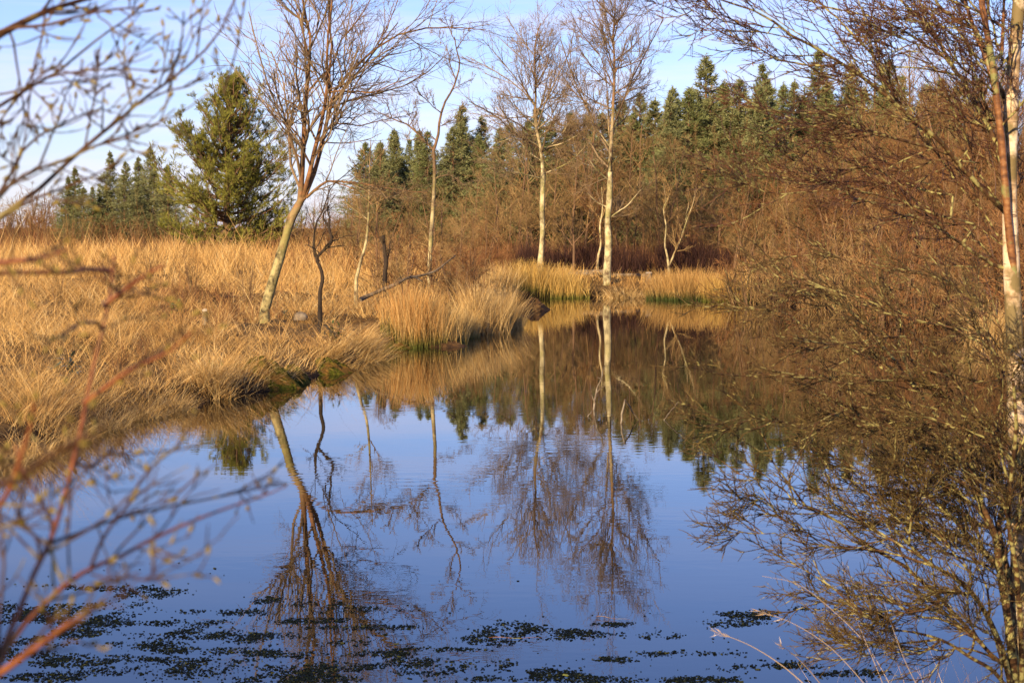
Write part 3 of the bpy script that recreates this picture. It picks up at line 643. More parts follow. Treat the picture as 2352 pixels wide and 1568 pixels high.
# ------------------------------------------------------------------ traced trees round the pond
def traced_tree(name, label, cat, trunk, limbs, D, mats, twigs, seed, group=None, parts=None, trop=(0, 0, .06), wig=.16, wt=.006, flat=None, lmin=.0, k=8, ang=.6, lfac=.40):
    "trunk, limbs: lists of (pts, r0, r1, dd); twigs = counts for three orders of branching"
    r = np.random.default_rng(seed)
    tp, tr = limb_px(trunk[0], D, trunk[1] * .66, 22, trunk[2] * .68, trunk[3] if len(trunk) > 3 else 0)
    tp, tr = to_ground(tp, tr)
    base = tp[0].copy(); base[2] += .1
    o = thing(name, base, label, cat, group)
    b = MB()
    wob = np.interp(np.arange(len(tp)), np.arange(0, len(tp) + 3, 3), r.normal(1, .07, len(np.arange(0, len(tp) + 3, 3))))
    b.tubes(tp - base, tr * wob, k, r); b.build('trunk', M[mats[0]], o, True)
    LP, LR = [], []
    for l in limbs:
        p, q = attached(l[0], D, l[1] * .72, 12, l[2] * .72 if len(l) > 2 else None, l[3] if len(l) > 3 else r.uniform(-.8, .8), [tp] + [smooth(x + base, 40) for x in LP], 20)
        p = p + np.vstack([[0, 0, 0], np.cumsum(r.normal(0, .012, (11, 3)), 0)])
        LP.append(p - base); LR.append(q)
        b = MB(); b.tubes(p - base, q, 6, r); b.build('limb', M[mats[1]], o, True)
    b = MB()
    srcP = np.array(LP) if LP else np.zeros((0, 12, 3)); srcR = np.array(LR) if LP else np.zeros((0, 12))
    t0 = smooth(tp[len(tp) // 3:] - base, 12)[None]; t0r = np.interp(np.linspace(0, 1, 12), np.linspace(0, 1, len(tp) - len(tp) // 3), tr[len(tp) // 3:])[None]
    if twigs[3]:
        srcP = np.concatenate([srcP, t0]); srcR = np.concatenate([srcR, t0r])
    l1 = spawn(r, srcP, srcR, twigs[0], (.10, 1), ang, .2, lfac, 6, trop, wig * .8, .55, .4, .45, flat=flat, lmin=lmin, rmin=wt * 1.2)
    l2 = spawn(r, *l1, twigs[1], (.15, 1), .6, .2, .5, 5, trop, wig, .65, .5, .4, rmin=wt)
    l3 = spawn(r, *l2, twigs[2], (.15, 1), .6, .25, .55, 3, trop, wig, .8, .5, .3, rmin=wt * .8)
    b.tubes(*l1, 4, r); b.tubes(*l2, 3, r); b.tubes(*l3, 3, r)
    b.build('crown', M[mats[2]], o)
    return o

# leaning birch on the left bank, four stems from a burr
traced_tree('birch_tree', 'tall leaning birch with four stems rising from a knotted trunk on the grassy bank', 'birch tree',
    ([(608, 712), (622, 662), (640, 600), (655, 550), (668, 505), (682, 478), (694, 455)], 18, 13),
    [([(690, 462), (694, 420), (697, 350), (700, 280), (706, 210), (711, 140), (712, 90), (700, 50), (690, 0), (684, -80), (680, -170)], 11, 2, .6),
     ([(696, 458), (712, 400), (722, 355), (736, 300), (750, 240), (757, 200), (756, 140), (757, 80), (765, 20), (772, -60), (780, -150)], 8.5, 2, -.7),
     ([(698, 458), (716, 415), (733, 368), (738, 330), (757, 270), (764, 215), (790, 180), (828, 140), (866, 105), (915, 75), (960, 62), (1020, 56), (1080, 58), (1122, 62)], 8.5, 1.2, .9),
     ([(760, 210), (755, 165), (758, 100), (752, 40), (760, -30), (748, -120)], 5, 1.5, 1.2),
     ([(702, 452), (730, 428), (758, 415), (800, 418), (850, 424), (910, 432), (985, 440)], 5, 1.2, -1.2),
     ([(752, 416), (790, 432), (820, 452), (850, 478)], 2.5, 1, -.8),
     ([(735, 335), (752, 305), (780, 285), (830, 290), (870, 280), (920, 272), (960, 262)], 3.4, 1, 1.0),
     ([(765, 212), (800, 210), (842, 215), (880, 206), (930, 185), (985, 170)], 3.2, 1, -.6),
     ([(730, 322), (760, 330), (800, 330), (850, 318), (880, 305)], 2.6, .8, .5),
     ([(709, 170), (690, 160), (660, 140), (640, 110), (620, 95)], 3.2, .8, .4),
     ([(710, 140), (685, 40), (660, 0), (640, -50)], 4, 1, -.5),
     ([(705, 215), (740, 175), (770, 140), (785, 95), (830, 40), (860, -20)], 4, 1, -.9),
     ([(700, 260), (670, 235), (640, 215), (612, 180)], 3, .8, .9), ([(698, 330), (665, 290), (630, 270), (600, 230)], 3, .8, -.9),
     ([(697, 370), (670, 340), (650, 300), (635, 260)], 2.4, .7, .5), ([(820, 145), (880, 150), (930, 165), (970, 160)], 2.6, .7, .8),
     ([(870, 104), (890, 60), (905, 20), (930, -40)], 2.6, .7, -.5), ([(775, 195), (800, 150), (812, 90), (820, 30)], 2.6, .7, .3)],
    40.6, ('birchlean', 'birchlean', 'twiggrey'), (13, 9, 6, 0), 41, wt=.0033, trop=(0, 0, .04), wig=.18, lfac=.52)
# dark crooked dead tree beside it
traced_tree('dead_tree', 'small black crooked dead tree just right of the leaning birch trunk', 'dead tree',
    ([(735, 668), (741, 640), (736, 615), (727, 595), (738, 580), (757, 562), (762, 545), (756, 528), (757, 505)], 6.5, 4),
    [([(732, 600), (722, 585), (720, 560), (724, 520), (735, 495), (748, 470), (757, 440), (770, 420), (800, 395), (842, 360)], 4.5, 1, .4),
     ([(757, 530), (740, 500), (748, 480)], 3.5, 2), ([(760, 556), (790, 545), (815, 542)], 2.2, .7), ([(757, 505), (756, 470), (764, 430)], 3.4, 1.2), ([(738, 585), (716, 570), (705, 548)], 2, .6)],
    38.5, ('barkdark', 'barkdark', 'twigdark'), (6, 4, 3, 1), 43, wt=.0042, trop=(0, 0, .02), wig=.25)
# slender pale birch and dark stub
traced_tree('birch_tree', 'thin pale birch leaning right, between the crooked dead tree and the dark stub', 'birch tree',
    ([(818, 640), (830, 595), (841, 555), (846, 500), (848, 440), (849, 380), (852, 320)], 5.8, 1.3),
    [([(846, 505), (815, 485), (790, 470)], 2, .6), ([(848, 455), (875, 430), (900, 400)], 2, .6), ([(848, 410), (825, 390), (810, 360)], 1.8, .6), ([(849, 470), (880, 455), (910, 450)], 1.8, .6)],
    46, ('birchslim', 'birchslim', 'twigbrown'), (8, 6, 5, 1), 44, wt=.0055)
traced_tree('dead_tree', 'dark ivy-black stub of a trunk among the leafless bushes', 'dead tree',
    ([(884, 628), (887, 600), (883, 570), (880, 540)], 8, 5), [([(887, 605), (897, 575), (902, 545)], 3, 1), ([(884, 575), (872, 550)], 2.5, 1)],
    50, ('barkdark', 'barkdark', 'twigdark'), (5, 5, 4, 1), 45, wt=.006)
# forked slender birch
traced_tree('birch_tree', 'slender crooked birch forking low, its thin top swaying against the sky', 'birch tree',
    ([(986, 620), (989, 560), (993, 500), (997, 440), (998, 380), (996, 345), (1006, 315), (1010, 275), (1022, 235), (1040, 205), (1050, 175), (1056, 145), (1048, 112), (1044, 85)], 7.5, 1.6),
    [([(996, 345), (965, 312), (935, 285), (900, 272), (868, 258), (845, 240)], 4, .8, 1.5), ([(1002, 325), (990, 312), (965, 316)], 2, .8), ([(1048, 185), (1035, 155), (1028, 120), (1005, 80)], 2.2, .6),
     ([(1030, 220), (1055, 198), (1090, 188)], 1.8, .5), ([(1015, 262), (985, 235), (960, 215), (950, 190)], 1.8, .5), ([(1048, 112), (1070, 80), (1085, 50)], 1.8, .5), ([(1010, 290), (1040, 275), (1060, 240)], 1.6, .5),
     ([(1046, 95), (1030, 60), (1020, 20)], 1.8, .5), ([(998, 410), (1040, 405), (1075, 430)], 1.8, .5), ([(900, 272), (890, 240), (880, 225)], 1.8, .6), ([(940, 288), (960, 255), (955, 235)], 1.8, .6)],
    54, ('birchslim', 'birchslim', 'twiggrey'), (11, 8, 6, 0), 46, wt=.0045, wig=.2)
# broad round birch on the far bank
cr1 = [([(1247, 400), (1243, 350), (1232, 310), (1226, 250), (1228, 190), (1226, 130), (1232, 80), (1240, 50)], 7, 1.5, 0)]
for (a, c) in [((1246, 372), (1190, 300)), ((1240, 340), (1165, 250)), ((1234, 312), (1150, 330)), ((1231, 290), (1170, 190)), ((1228, 240), (1185, 130)), ((1228, 215), (1265, 100)), ((1232, 300), (1285, 210)), ((1243, 352), (1310, 250)), ((1247, 400), (1325, 330)), ((1229, 180), (1210, 85)), ((1229, 260), (1290, 140)), ((1236, 320), (1300, 190)), ((1247, 410), (1140, 375)), ((1229, 150), (1255, 60)), ((1240, 345), (1335, 290)), ((1231, 270), (1145, 280)), ((1227, 230), (1160, 210))]:
    c = (1235 + (c[0] - 1235) * 1.22, c[1]); cr1.append(([a, ((a[0] * .45 + c[0] * .55), (a[1] * .62 + c[1] * .38)), c], 2.6, .7, float(rng.uniform(-2, 2))))
traced_tree('birch_tree', 'tall birch with a broad rounded leafless crown, left of the two on the far bank', 'birch tree',
    ([(1239, 628), (1242, 590), (1246, 540), (1245, 480), (1247, 430), (1247, 395)], 11.5, 8), cr1, 73, ('birchtall', 'birchtall', 'twiggrey'), (14, 9, 7, 0), 47, wt=.0050, trop=(0, 0, .06), wig=.15, ang=.75, lfac=.7)
# tall white birch
cr2 = [([(1400, 400), (1403, 330), (1406, 270), (1409, 200), (1412, 140), (1406, 80), (1412, 20), (1406, -40)], 7.5, 1.5, 0), ([(1402, 330), (1398, 300), (1396, 250), (1390, 190), (1382, 150)], 3.5, 1.2, .8)]
for (a, c) in [((1400, 415), (1345, 345)), ((1402, 340), (1352, 240)), ((1352, 240), (1300, 150)), ((1409, 200), (1375, 110)), ((1375, 125), (1325, 25)), ((1410, 180), (1440, 80)), ((1412, 140), (1480, 60)), ((1408, 110), (1390, 0)), ((1409, 60), (1450, -20)), ((1407, 220), (1470, 150)), ((1411, 160), (1500, 120)), ((1410, 170), (1380, 50)), ((1409, 90), (1425, -20)), ((1407, 40), (1360, -30)), ((1406, 240), (1490, 200)), ((1404, 300), (1450, 240)), ((1395, 190), (1340, 100)), ((1398, 480), (1355, 440)), ((1402, 500), (1465, 430)), ((1405, 250), (1330, 190))]:
    c = (1408 + (c[0] - 1408) * 1.22, c[1]); cr2.append(([a, ((a[0] * .5 + c[0] * .5), (a[1] * .58 + c[1] * .42)), c], 2.8, .7, float(rng.uniform(-2, 2))))
traced_tree('birch_tree', 'tallest white-trunked birch standing at the water edge of the far bank', 'birch tree',
    ([(1394, 650), (1395, 610), (1398, 560), (1396, 510), (1400, 450), (1401, 395)], 14, 9), cr2, 71, ('birchtall', 'birchtall', 'twiggrey'), (13, 9, 7, 0), 48, wt=.0050, trop=(0, 0, .06), wig=.15, ang=.75, lfac=.65)
# small far-bank trees
traced_tree('birch_tree', 'small pale birch forking in a V from its foot on the far bank', 'birch tree',
    ([(1536, 618), (1533, 590), (1527, 560), (1530, 520), (1524, 480), (1535, 455), (1546, 420)], 4.2, 1.0),
    [([(1537, 610), (1550, 580), (1562, 550), (1575, 505), (1588, 470), (1592, 440)], 3.6, 1.2), ([(1529, 485), (1528, 450), (1524, 420)], 2, 1), ([(1575, 505), (1582, 470), (1580, 430)], 1.6, .8)],
    74, ('birchslim', 'birchslim', 'twigbrown'), (10, 7, 5, 1), 49, wt=.007)
traced_tree('birch_tree', 'thin pale birch sapling close behind the tallest white trunk', 'birch tree',
    ([(1372, 615), (1374, 590), (1380, 560), (1378, 520), (1384, 480), (1382, 430)], 5, 1.5), [([(1376, 580), (1395, 560), (1405, 545)], 2, 1)], 74.5, ('birchfar', 'birchfar', 'twigbrown'), (6, 5, 4, 1), 50, wt=.007)
traced_tree('bare_tree', 'small dark spreading tree between the two tall far birches', 'tree',
    ([(1317, 628), (1318, 590), (1318, 550), (1316, 510), (1320, 470)], 5, 2), [([(1318, 570), (1290, 530), (1270, 505)], 2.5, 1), ([(1318, 560), (1345, 525), (1360, 500)], 2.5, 1), ([(1318, 540), (1300, 500), (1290, 480)], 2, 1)], 74, ('trunkbrown', 'trunkbrown', 'twigdark'), (9, 6, 5, 1), 51, wt=.008)

# fallen branch, stumps, logs, rock
def fallen(name, label, cat, pts, D, r0, r1, dd, mat, subs=(), k=7, D2=None):
    p, q = limb_px(pts, D, r0, 18, r1, dd); base = p[0].copy(); o = thing(name, base, label, cat)
    rr = np.random.default_rng(int(pts[0][0])); p[1:] += np.cumsum(rr.normal(0, .006, (17, 3)), 0)
    b = MB(); b.tubes(p - base, q * rr.uniform(.85, 1.15, 18), k, rr, cap=True); b.build('stem', M[mat], o, True)
    for s in subs:
        p2, q2 = limb_px(s[0], D, s[1], 8, s[2], s[3]); b = MB(); b.tubes(p2 - base, q2, 5, rr, cap=True); b.build('side_branch', M[mat], o, True)
    return o
fallen('fallen_branch', 'long bent dead branch resting in the straw grass behind the orange rushes', 'fallen branch', [(828, 688), (870, 668), (905, 652), (935, 636), (965, 630), (1000, 618), (1030, 595), (1045, 582)], 42, 5, 1.5, 2.0, 'deadwood',
       [([(940, 635), (960, 640), (975, 652)], 2.2, 1, .3), ([(905, 652), (915, 640), (930, 632)], 1.6, .8, -.4)])
fallen('dead_stick', 'bare forked stick standing out of the pond in front of the white reflection', 'stick', [(1366, 975), (1364, 940), (1370, 905), (1380, 870), (1390, 838)], 26.4, 3.0, 1.2, .6, 'deadwood',
       [([(1372, 900), (1382, 890), (1391, 886)], 1.6, .8, -.1), ([(1380, 870), (1372, 866)], 1.4, .7, .1), ([(1368, 928), (1362, 915), (1359, 906)], 1.6, .8, .1)])
fallen('dead_stick', 'snapped reed stalk folded into an upside-down V over the pond', 'stick', [(1422, 1000), (1426, 960), (1433, 925), (1436, 926), (1450, 945), (1469, 972)], 24.6, 2.2, 1.6, .5, 'deadwood')
fallen('dead_stick', 'short thin stick slanting out of the water near the birch twigs', 'stick', [(1516, 982), (1535, 955), (1562, 925)], 25, 1.6, .9, .4, 'deadwood')
fallen('dead_stick', 'tiny pale stick just breaking the water left of the forked stick', 'stick', [(1345, 972), (1352, 958), (1358, 946)], 25.5, 1.4, .8, .2, 'deadwood')
fallen('dead_stick', 'fine pale stick lying low over the round birch reflection', 'stick', [(1405, 1003), (1390, 1016)], 24.0, 1.0, .7, .2, 'deadwood')
def stump(px, py, D, w, h, label, mat='deadwood', top='sawn'):
    x, y, _ = at(px, py, D); z = float(ground_z(np.array([x]), np.array([y]))[0]); o = thing('tree_stump', (x, y, z), label, 'stump')
    rr = np.random.default_rng(int(px)); th = np.linspace(0, 2 * math.pi, 11)[:-1]; rad = w * D / F / 2 * rr.uniform(.85, 1.12, 10)
    zs = [-.1, 0.05, h * .5, h]; sc = [1.3, 1.12, 1.0, .97]
    V = np.array([[np.cos(a) * q * s, np.sin(a) * q * s, zz + (.03 * math.sin(a) if zz == h else 0)] for zz, s in zip(zs, sc) for a, q in zip(th, rad)])
    Q = [(i * 10 + j, i * 10 + (j + 1) % 10, (i + 1) * 10 + (j + 1) % 10, (i + 1) * 10 + j) for i in range(3) for j in range(10)]
    b = MB(); b.add(V, Q); bk = b.build('bark', M[mat], o, True)
    c = MB(); tv = V[30:] + np.array([0, 0, .004]); c.add(np.vstack([tv, tv.mean(0) + [0, 0, .01]]), None, [(j, (j + 1) % 10, 10) for j in range(10)]); c.build('cut_face', M[top], bk)
stump(1490, 630, 72, 16, .42, 'pale grey cut stump between the white birch and the brown rushes')
stump(470, 690, 39, 13, .3, 'small weathered stump left of the leaning birch foot')
def log(px, py, D, L, rad, rz, label, lift=0):
    x, y, _ = at(px, py, D); z = float(ground_z(np.array([x]), np.array([y]))[0]) + rad + lift
    o = thing('cut_log', (x, y, z), label, 'log', None, rz)
    t = np.linspace(-L / 2, L / 2, 6); rr = np.random.default_rng(int(px * 3)); b = MB(); b.tubes(np.stack([t, rr.normal(0, .012, 6), rr.normal(0, .01, 6)], -1), rad * rr.uniform(.92, 1.08, 6), 9, rr); b.build('bark', M['deadwood'], o, True)
    for s in (-1, 1):
        th = np.linspace(0, 2 * math.pi, 10)[:-1]; c = MB(); V = np.stack([np.full(9, s * (L / 2 - .004)), np.cos(th) * rad * .98, np.sin(th) * rad * .98], -1)
        c.add(np.vstack([V, [[s * L / 2, 0, 0]]]), None, [(j, (j + 1) % 9, 9) for j in range(9)]); c.build('cut_end', M['sawn'], o)
log(1338, 640, 73.0, 1.2, .085, .25, 'short log lying left of the tallest white trunk')
log(1362, 632, 74.0, 1.4, .08, -.15, 'upper log of the small heap left of the tallest white trunk', .06)
log(1440, 634, 73.5, 1.8, .07, .12, 'long thin log lying right of the tallest white trunk')
def mound(name, x, y, z, sx, sy, sz, mat, label, cat, seed, nu=36, nv=14):
    rr = np.random.default_rng(seed); ph = rr.uniform(0, 6.28, 6)
    U, Vv = np.meshgrid(np.linspace(0, 2 * math.pi, nu + 1)[:-1], np.linspace(.03, 1, nv))
    f = 1 + .12 * np.sin(2 * U + ph[0]) + .09 * np.sin(3 * U + ph[1]) + .05 * np.sin(7 * U + ph[2])
    zz = sz * (1 - Vv ** 2) ** 1.25 * (1 + .14 * np.sin(4 * U + 6 * Vv + ph[3]) + .10 * np.sin(9 * U - 11 * Vv + ph[4])) - .03
    P = np.stack([np.cos(U) * Vv * sx * f, np.sin(U) * Vv * sy * f, zz], -1).reshape(-1, 3)
    Q = [(i * nu + j, (i + 1) * nu + j, (i + 1) * nu + (j + 1) % nu, i * nu + (j + 1) % nu) for i in range(nv - 1) for j in range(nu)]
    b = MB(); b.add(np.vstack([P, [[0, 0, sz - .03]]]), Q, [(nu * nv, j, (j + 1) % nu) for j in range(nu)])
    o = b.build(name, M[mat], None, True); o.location = (x, y, z); return tag(o, label, cat)
def lump(name, x, y, z, sx, sy, sz, mat, label, cat, seed, kind=None, nu=28, nv=12, rough=.18, group=None):
    rr = np.random.default_rng(seed); ph = rr.uniform(0, 6.28, 8)
    U, Vv = np.meshgrid(np.linspace(0, 2 * math.pi, nu + 1)[:-1], np.linspace(0.02, 1.0, nv)); a = Vv * math.pi * .62
    f = 1 + rough * (np.sin(2 * U + ph[0]) * .5 + np.sin(3 * U + ph[1] + 3 * Vv) * .4 + np.sin(7 * U + ph[2] + 5 * Vv) * .22 + np.sin(13 * U + 9 * Vv + ph[3]) * .12)
    P = np.stack([np.sin(a) * np.cos(U) * sx * f, np.sin(a) * np.sin(U) * sy * f, (np.cos(a) * sz) * (1 + .5 * (f - 1)) ], -1).reshape(-1, 3)
    Q = [(i * nu + j, i * nu + (j + 1) % nu, (i + 1) * nu + (j + 1) % nu, (i + 1) * nu + j) for i in range(nv - 1) for j in range(nu)]
    b = MB(); b.add(np.vstack([P, [[0, 0, sz * 1.0]]]), Q, [(nu * nv, (j + 1) % nu, j) for j in range(nu)])
    o = b.build(name, M[mat], None, True); o.location = (x, y, z); tag(o, label, cat, group, kind)
    return o
def lump_px(name, px, py, w, h, depth, mat, label, cat, seed, z=0.0, **kw):
    x, y, _ = gp(px, py, z); s = y / F
    return mound(name, x, y + depth * .35, z, w * s / 2 * 1.25, depth * 1.25, h * s * .95, mat, label, cat, seed, **kw)
lump_px('moss_hummock', 590, 890, 170, 66, .55, 'moss', 'rounded green moss hummock at the water edge beside the arching straw tussock', 'moss', 61)
lump_px('moss_hummock', 668, 878, 90, 40, .4, 'moss', 'lower bright green moss mound right of the big hummock', 'moss', 62)
lump_px('moss_hummock', 745, 856, 120, 34, .5, 'moss', 'flat mossy ledge under the pale trailing grass', 'moss', 63)
lump_px('moss_hummock', 905, 800, 80, 18, .4, 'moss', 'thin mossy rim below the orange rushes', 'moss', 64)
lump_px('mud_islet', 1226, 712, 64, 26, .8, 'mud', 'small brown peat islet off the tip of the grassy point', 'islet', 65)
lump_px('peat_bank', 1020, 796, 110, 16, .4, 'mud', 'dark red-brown peat edge under the orange rushes', 'bank', 66)
lump('boulder', *gp(690, 716, .75)[:2], .62, .15, .15, .13, 'rock', 'small boulder in the grass right of the leaning trunk', 'rock', 67, nu=14, nv=8)
lump('boulder', *gp(240, 700, .8)[:2], .8, .22, .2, .12, 'rock', 'low grey stone in the grass left of the yellow-green shrub', 'rock', 68, nu=14, nv=8)

# ------------------------------------------------------------------ rush clumps and tussocks
def clump(name, px, py, w, hpx, n, mat, label, cat, seed, D=None, z=None, lean=(.0, .35), bend=(.1, .7), depth=1.0, segs=4, wk=1.0, group=None, phi=None, fan=.5):
    rr = np.random.default_rng(seed)
    if D is None: c = gp(px, py, 0.05 if z is None else z)
    else: c = at(px, py, D)
    D = c[1]; s = D / F; W = w * s / 2; x = rr.normal(0, .45, n).clip(-1, 1) * W; y = rr.normal(0, .45, n).clip(-1, 1) * depth * .5 + depth * .5
    zb = np.maximum(ground_z(c[0] + x, c[1] + y) - .03, -.05)
    o = link(name, None) if False else None
    b = MB(); th = rr.uniform(*lean, n)
    ph = np.where(rr.random(n) < fan, np.arctan2(y - depth * .5, x) + rr.normal(0, .7, n), rr.uniform(0, 6.28, n)) if phi is None else rr.normal(phi, .8, n)
    b.blades(np.stack([x, y, zb], -1), ph, hpx * s * rr.uniform(.65, 1.2, n), th, rr.uniform(*bend, n), np.clip(D * .00019, .004, .015) * wk * rr.uniform(.7, 1.4, n), segs, rr)
    o = b.build(name, M[mat]); o.location = (c[0], c[1], 0); tag(o, label, cat, group); return o
clump('rush_clump', 945, 795, 150, 110, 1800, 'rush', 'dense clump of orange-brown rushes green at the foot on the near point', 'rushes', 71, depth=1.8, lean=(0, .25), bend=(0, .45))
clump('rush_clump', 1010, 790, 120, 95, 1200, 'rush_pale', 'pale rush clump right behind the orange one, green-footed', 'rushes', 72, depth=1.8, lean=(0, .35), bend=(.1, .7))
clump('grass_tussock', 1110, 765, 120, 95, 1600, 'strawtuss', 'large pale straw tussock filling the tip of the grassy point', 'grass tussock', 73, depth=2.6, lean=(0, .4), bend=(.1, .8))
clump('grass_tussock', 1165, 752, 70, 80, 900, 'strawtuss', 'outermost straw tussock leaning over the water at the end of the point', 'grass tussock', 74, depth=2.2, lean=(.05, .5), bend=(.2, .9))
clump('grass_tussock', 1065, 774, 70, 60, 600, 'rush_pale', 'short green and straw tuft between the rushes and the tip of the point', 'grass tussock', 75, depth=1.2)
clump('grass_tussock', 830, 828, 110, 75, 1000, 'strawtuss', 'tussock of pale grass combed down towards the water, right of the mossy ledge', 'grass tussock', 76, depth=1.6, lean=(.5, 1.1), bend=(.4, .9), phi=-.6)
clump('grass_tussock', 760, 838, 120, 70, 900, 'strawtuss', 'pale trailing tussock hanging over the flat mossy ledge', 'grass tussock', 77, depth=1.4, lean=(.5, 1.1), bend=(.4, .9), phi=-.8, z=.12)
clump('grass_tussock', 470, 905, 110, 95, 1100, 'strawtuss', 'bushy straw tussock with stalks arching over the moss hummock', 'grass tussock', 78, depth=1.0, lean=(.2, .9), bend=(.6, 1.5), z=.1)
clump('grass_tussock', 500, 890, 40, 130, 46, 'strawtuss', 'few long straw stalks fanning right over the water beside the moss hummock', 'grass tussock', 79, depth=.4, lean=(.5, 1.25), bend=(.2, .9), phi=-.1, segs=6, z=.1, wk=1.3)
for k, (px, py, w, h, lab) in enumerate([(385, 930, 90, 70, 'low straw tussock drooping into the water left of the arching one'), (310, 950, 90, 75, 'straw tussock hanging over the dark gap in the bank'), (225, 975, 100, 80, 'rounded straw tussock at the bank below the blue-green plant'),
                                          (140, 1000, 100, 85, 'straw tussock at the water behind the red willow stem'), (50, 1040, 120, 90, 'nearest straw tussock at the left edge of the bank'), (-40, 1070, 120, 90, 'straw tussock cut off by the left edge')]):
    clump('grass_tussock', px, py, w, h, 800, 'strawtuss', lab, 'grass tussock', 80 + k, depth=.9, lean=(.2, .9), bend=(.6, 1.6), z=.1)
clump('rush_clump', 1215, 684, 130, 66, 1300, 'rush_far', 'yellow rushes fringing the far bank left of the tallest white birch', 'rushes', 91, depth=3.0, lean=(0, .3), bend=(.1, .6))
clump('rush_clump', 1300, 683, 110, 56, 1000, 'rush_far', 'golden rushes below the small dark tree on the far bank', 'rushes', 92, depth=3.0, lean=(0, .4), bend=(.1, .7))
clump('grass_tussock', 1150, 690, 80, 66, 700, 'strawtuss', 'pale grass on the far bank behind the tip of the point', 'grass tussock', 93, depth=3.0)
clump('rush_clump', 1580, 688, 170, 70, 2000, 'rush_brown', 'big rounded clump of brown rushes with green feet right of the white birch', 'rushes', 94, depth=3.2, lean=(0, .35), bend=(.1, .7))
clump('rush_clump', 1680, 692, 110, 64, 1000, 'rush_far', 'golden rushes half hidden by birch twigs right of the brown clump', 'rushes', 95, depth=3.0)
clump('grass_tussock', 1440, 683, 130, 34, 900, 'strawtuss', 'low flattened pale grass at the foot of the tallest white birch', 'grass tussock', 96, depth=2.5, lean=(.3, 1.0), bend=(.3, 1.0))
clump('grass_tussock', 2296, 780, 90, 110, 700, 'strawtuss', 'pale drooping tussock behind the near birch trunk', 'grass tussock', 97, depth=1.6, lean=(0, .5), bend=(.6, 1.6))

# ------------------------------------------------------------------ broad-leaved evergreen shrubs with leaves as pieces
def leaf_mesh(name, L, w, mat):
    b = MB(); u = np.array([0, .18, .45, .75, 1.0]); ww = np.array([.02, .7, 1.0, .72, .02]) * w / 2
    zc = -.12 * L * u ** 2
    V = np.concatenate([np.stack([u * L, -ww, zc + .1 * w], -1), np.stack([u * L, 0 * u, zc], -1), np.stack([u * L, ww, zc + .1 * w], -1)])
    Q = [(i, i + 1, i + 6, i + 5) for i in range(4)] + [(i + 5, i + 6, i + 11, i + 10) for i in range(4)]
    b.add(V, Q); return b.mesh(name, M[mat], True)
def shrub(px, py, D, w, h, nleaf, mat, L, label, seed, ratio=.36):
    rr = np.random.default_rng(seed); x, y, _ = at(px, py, D); z = float(ground_z(np.array([x]), np.array([y]))[0])
    o = thing('evergreen_shrub', (x, y, z), label, 'shrub'); s = D / F; W, H = w * s / 2, h * s
    ns = max(4, nleaf // 10); b = MB(); tips = []
    for k in range(ns):
        a = rr.uniform(0, 6.28); q = math.sqrt(rr.random()) * W; e = np.array([math.cos(a) * q, math.sin(a) * q, H * rr.uniform(.45, 1) * (1 - .35 * (q / W) ** 2)])
        P = smooth([[0, 0, -.05], e * [.35, .35, .55], e], 7); b.tubes(P, np.linspace(.012, .004, 7), 4); tips.append(P)
    stm = b.build('stem', M['trunkbrown'], o)
    me = [leaf_mesh('leaf', L * f, L * f * ratio, mat) for f in (1.0, .8)]
    for m_ in me:
        pass
    for k in range(nleaf):
        P = tips[k % ns]; j = rr.integers(3, 7); d = nrm(rr.normal(0, 1, 3) * [1, 1, .35] + [0, -.15, .35])
        lf = link('leaf', me[k % 2], stm); lf.location = P[j] + rr.normal(0, .015, 3)
        lf.rotation_euler = Vector(d).to_track_quat('X', 'Z').to_euler()
shrub(768, 722, 35.5, 66, 58, 90, 'leafdark', .11, 'dark glossy evergreen shrub right of the crooked dead tree', 101)
shrub(395, 676, 40, 52, 34, 50, 'leafyellow', .12, 'small yellow-green shrub in the grass left of the leaning birch', 102)
shrub(165, 880, 26, 95, 95, 60, 'leafblue', .15, 'blue-green broad-leaved plant in the bank grass behind the red willow stem', 103)
shrub(652, 655, 42, 34, 26, 36, 'leafblue', .09, 'tiny dark green sprig just left of the leaning trunk', 104)
shrub(498, 880, 29.5, 50, 40, 30, 'leafyellow', .10, 'few yellow-green leaves between the arching tussock and the moss hummock', 105)
# low dark heathery sprigs in the grass
for k, (px, py, D, sc, lab) in enumerate([(345, 625, 55, .55, 'wispy brown shrub standing alone in the pale grass'), (245, 640, 50, .4, 'low greenish brown shrub at the left of the pale grass'), (570, 655, 44, .55, 'brown heathery bush just left of the leaning birch foot'), (270, 860, 27, .28, 'small dark heathery bush on the bank'), (440, 650, 46, .5, 'brown bush behind the yellow-green shrub'), (330, 800, 30, .24, 'low dark heathery bush on the bank left of the tussocks'), (130, 700, 40, .35, 'low brown bush in the grass at far left'), (540, 700, 38, .3, 'dark low heather between the small stump and the leaning trunk')]):
    x, y, _ = at(px, py, D); stand('bare_shrub', SHV[k % 2], x, y, sc, k * 1.3, lab, 'shrub')

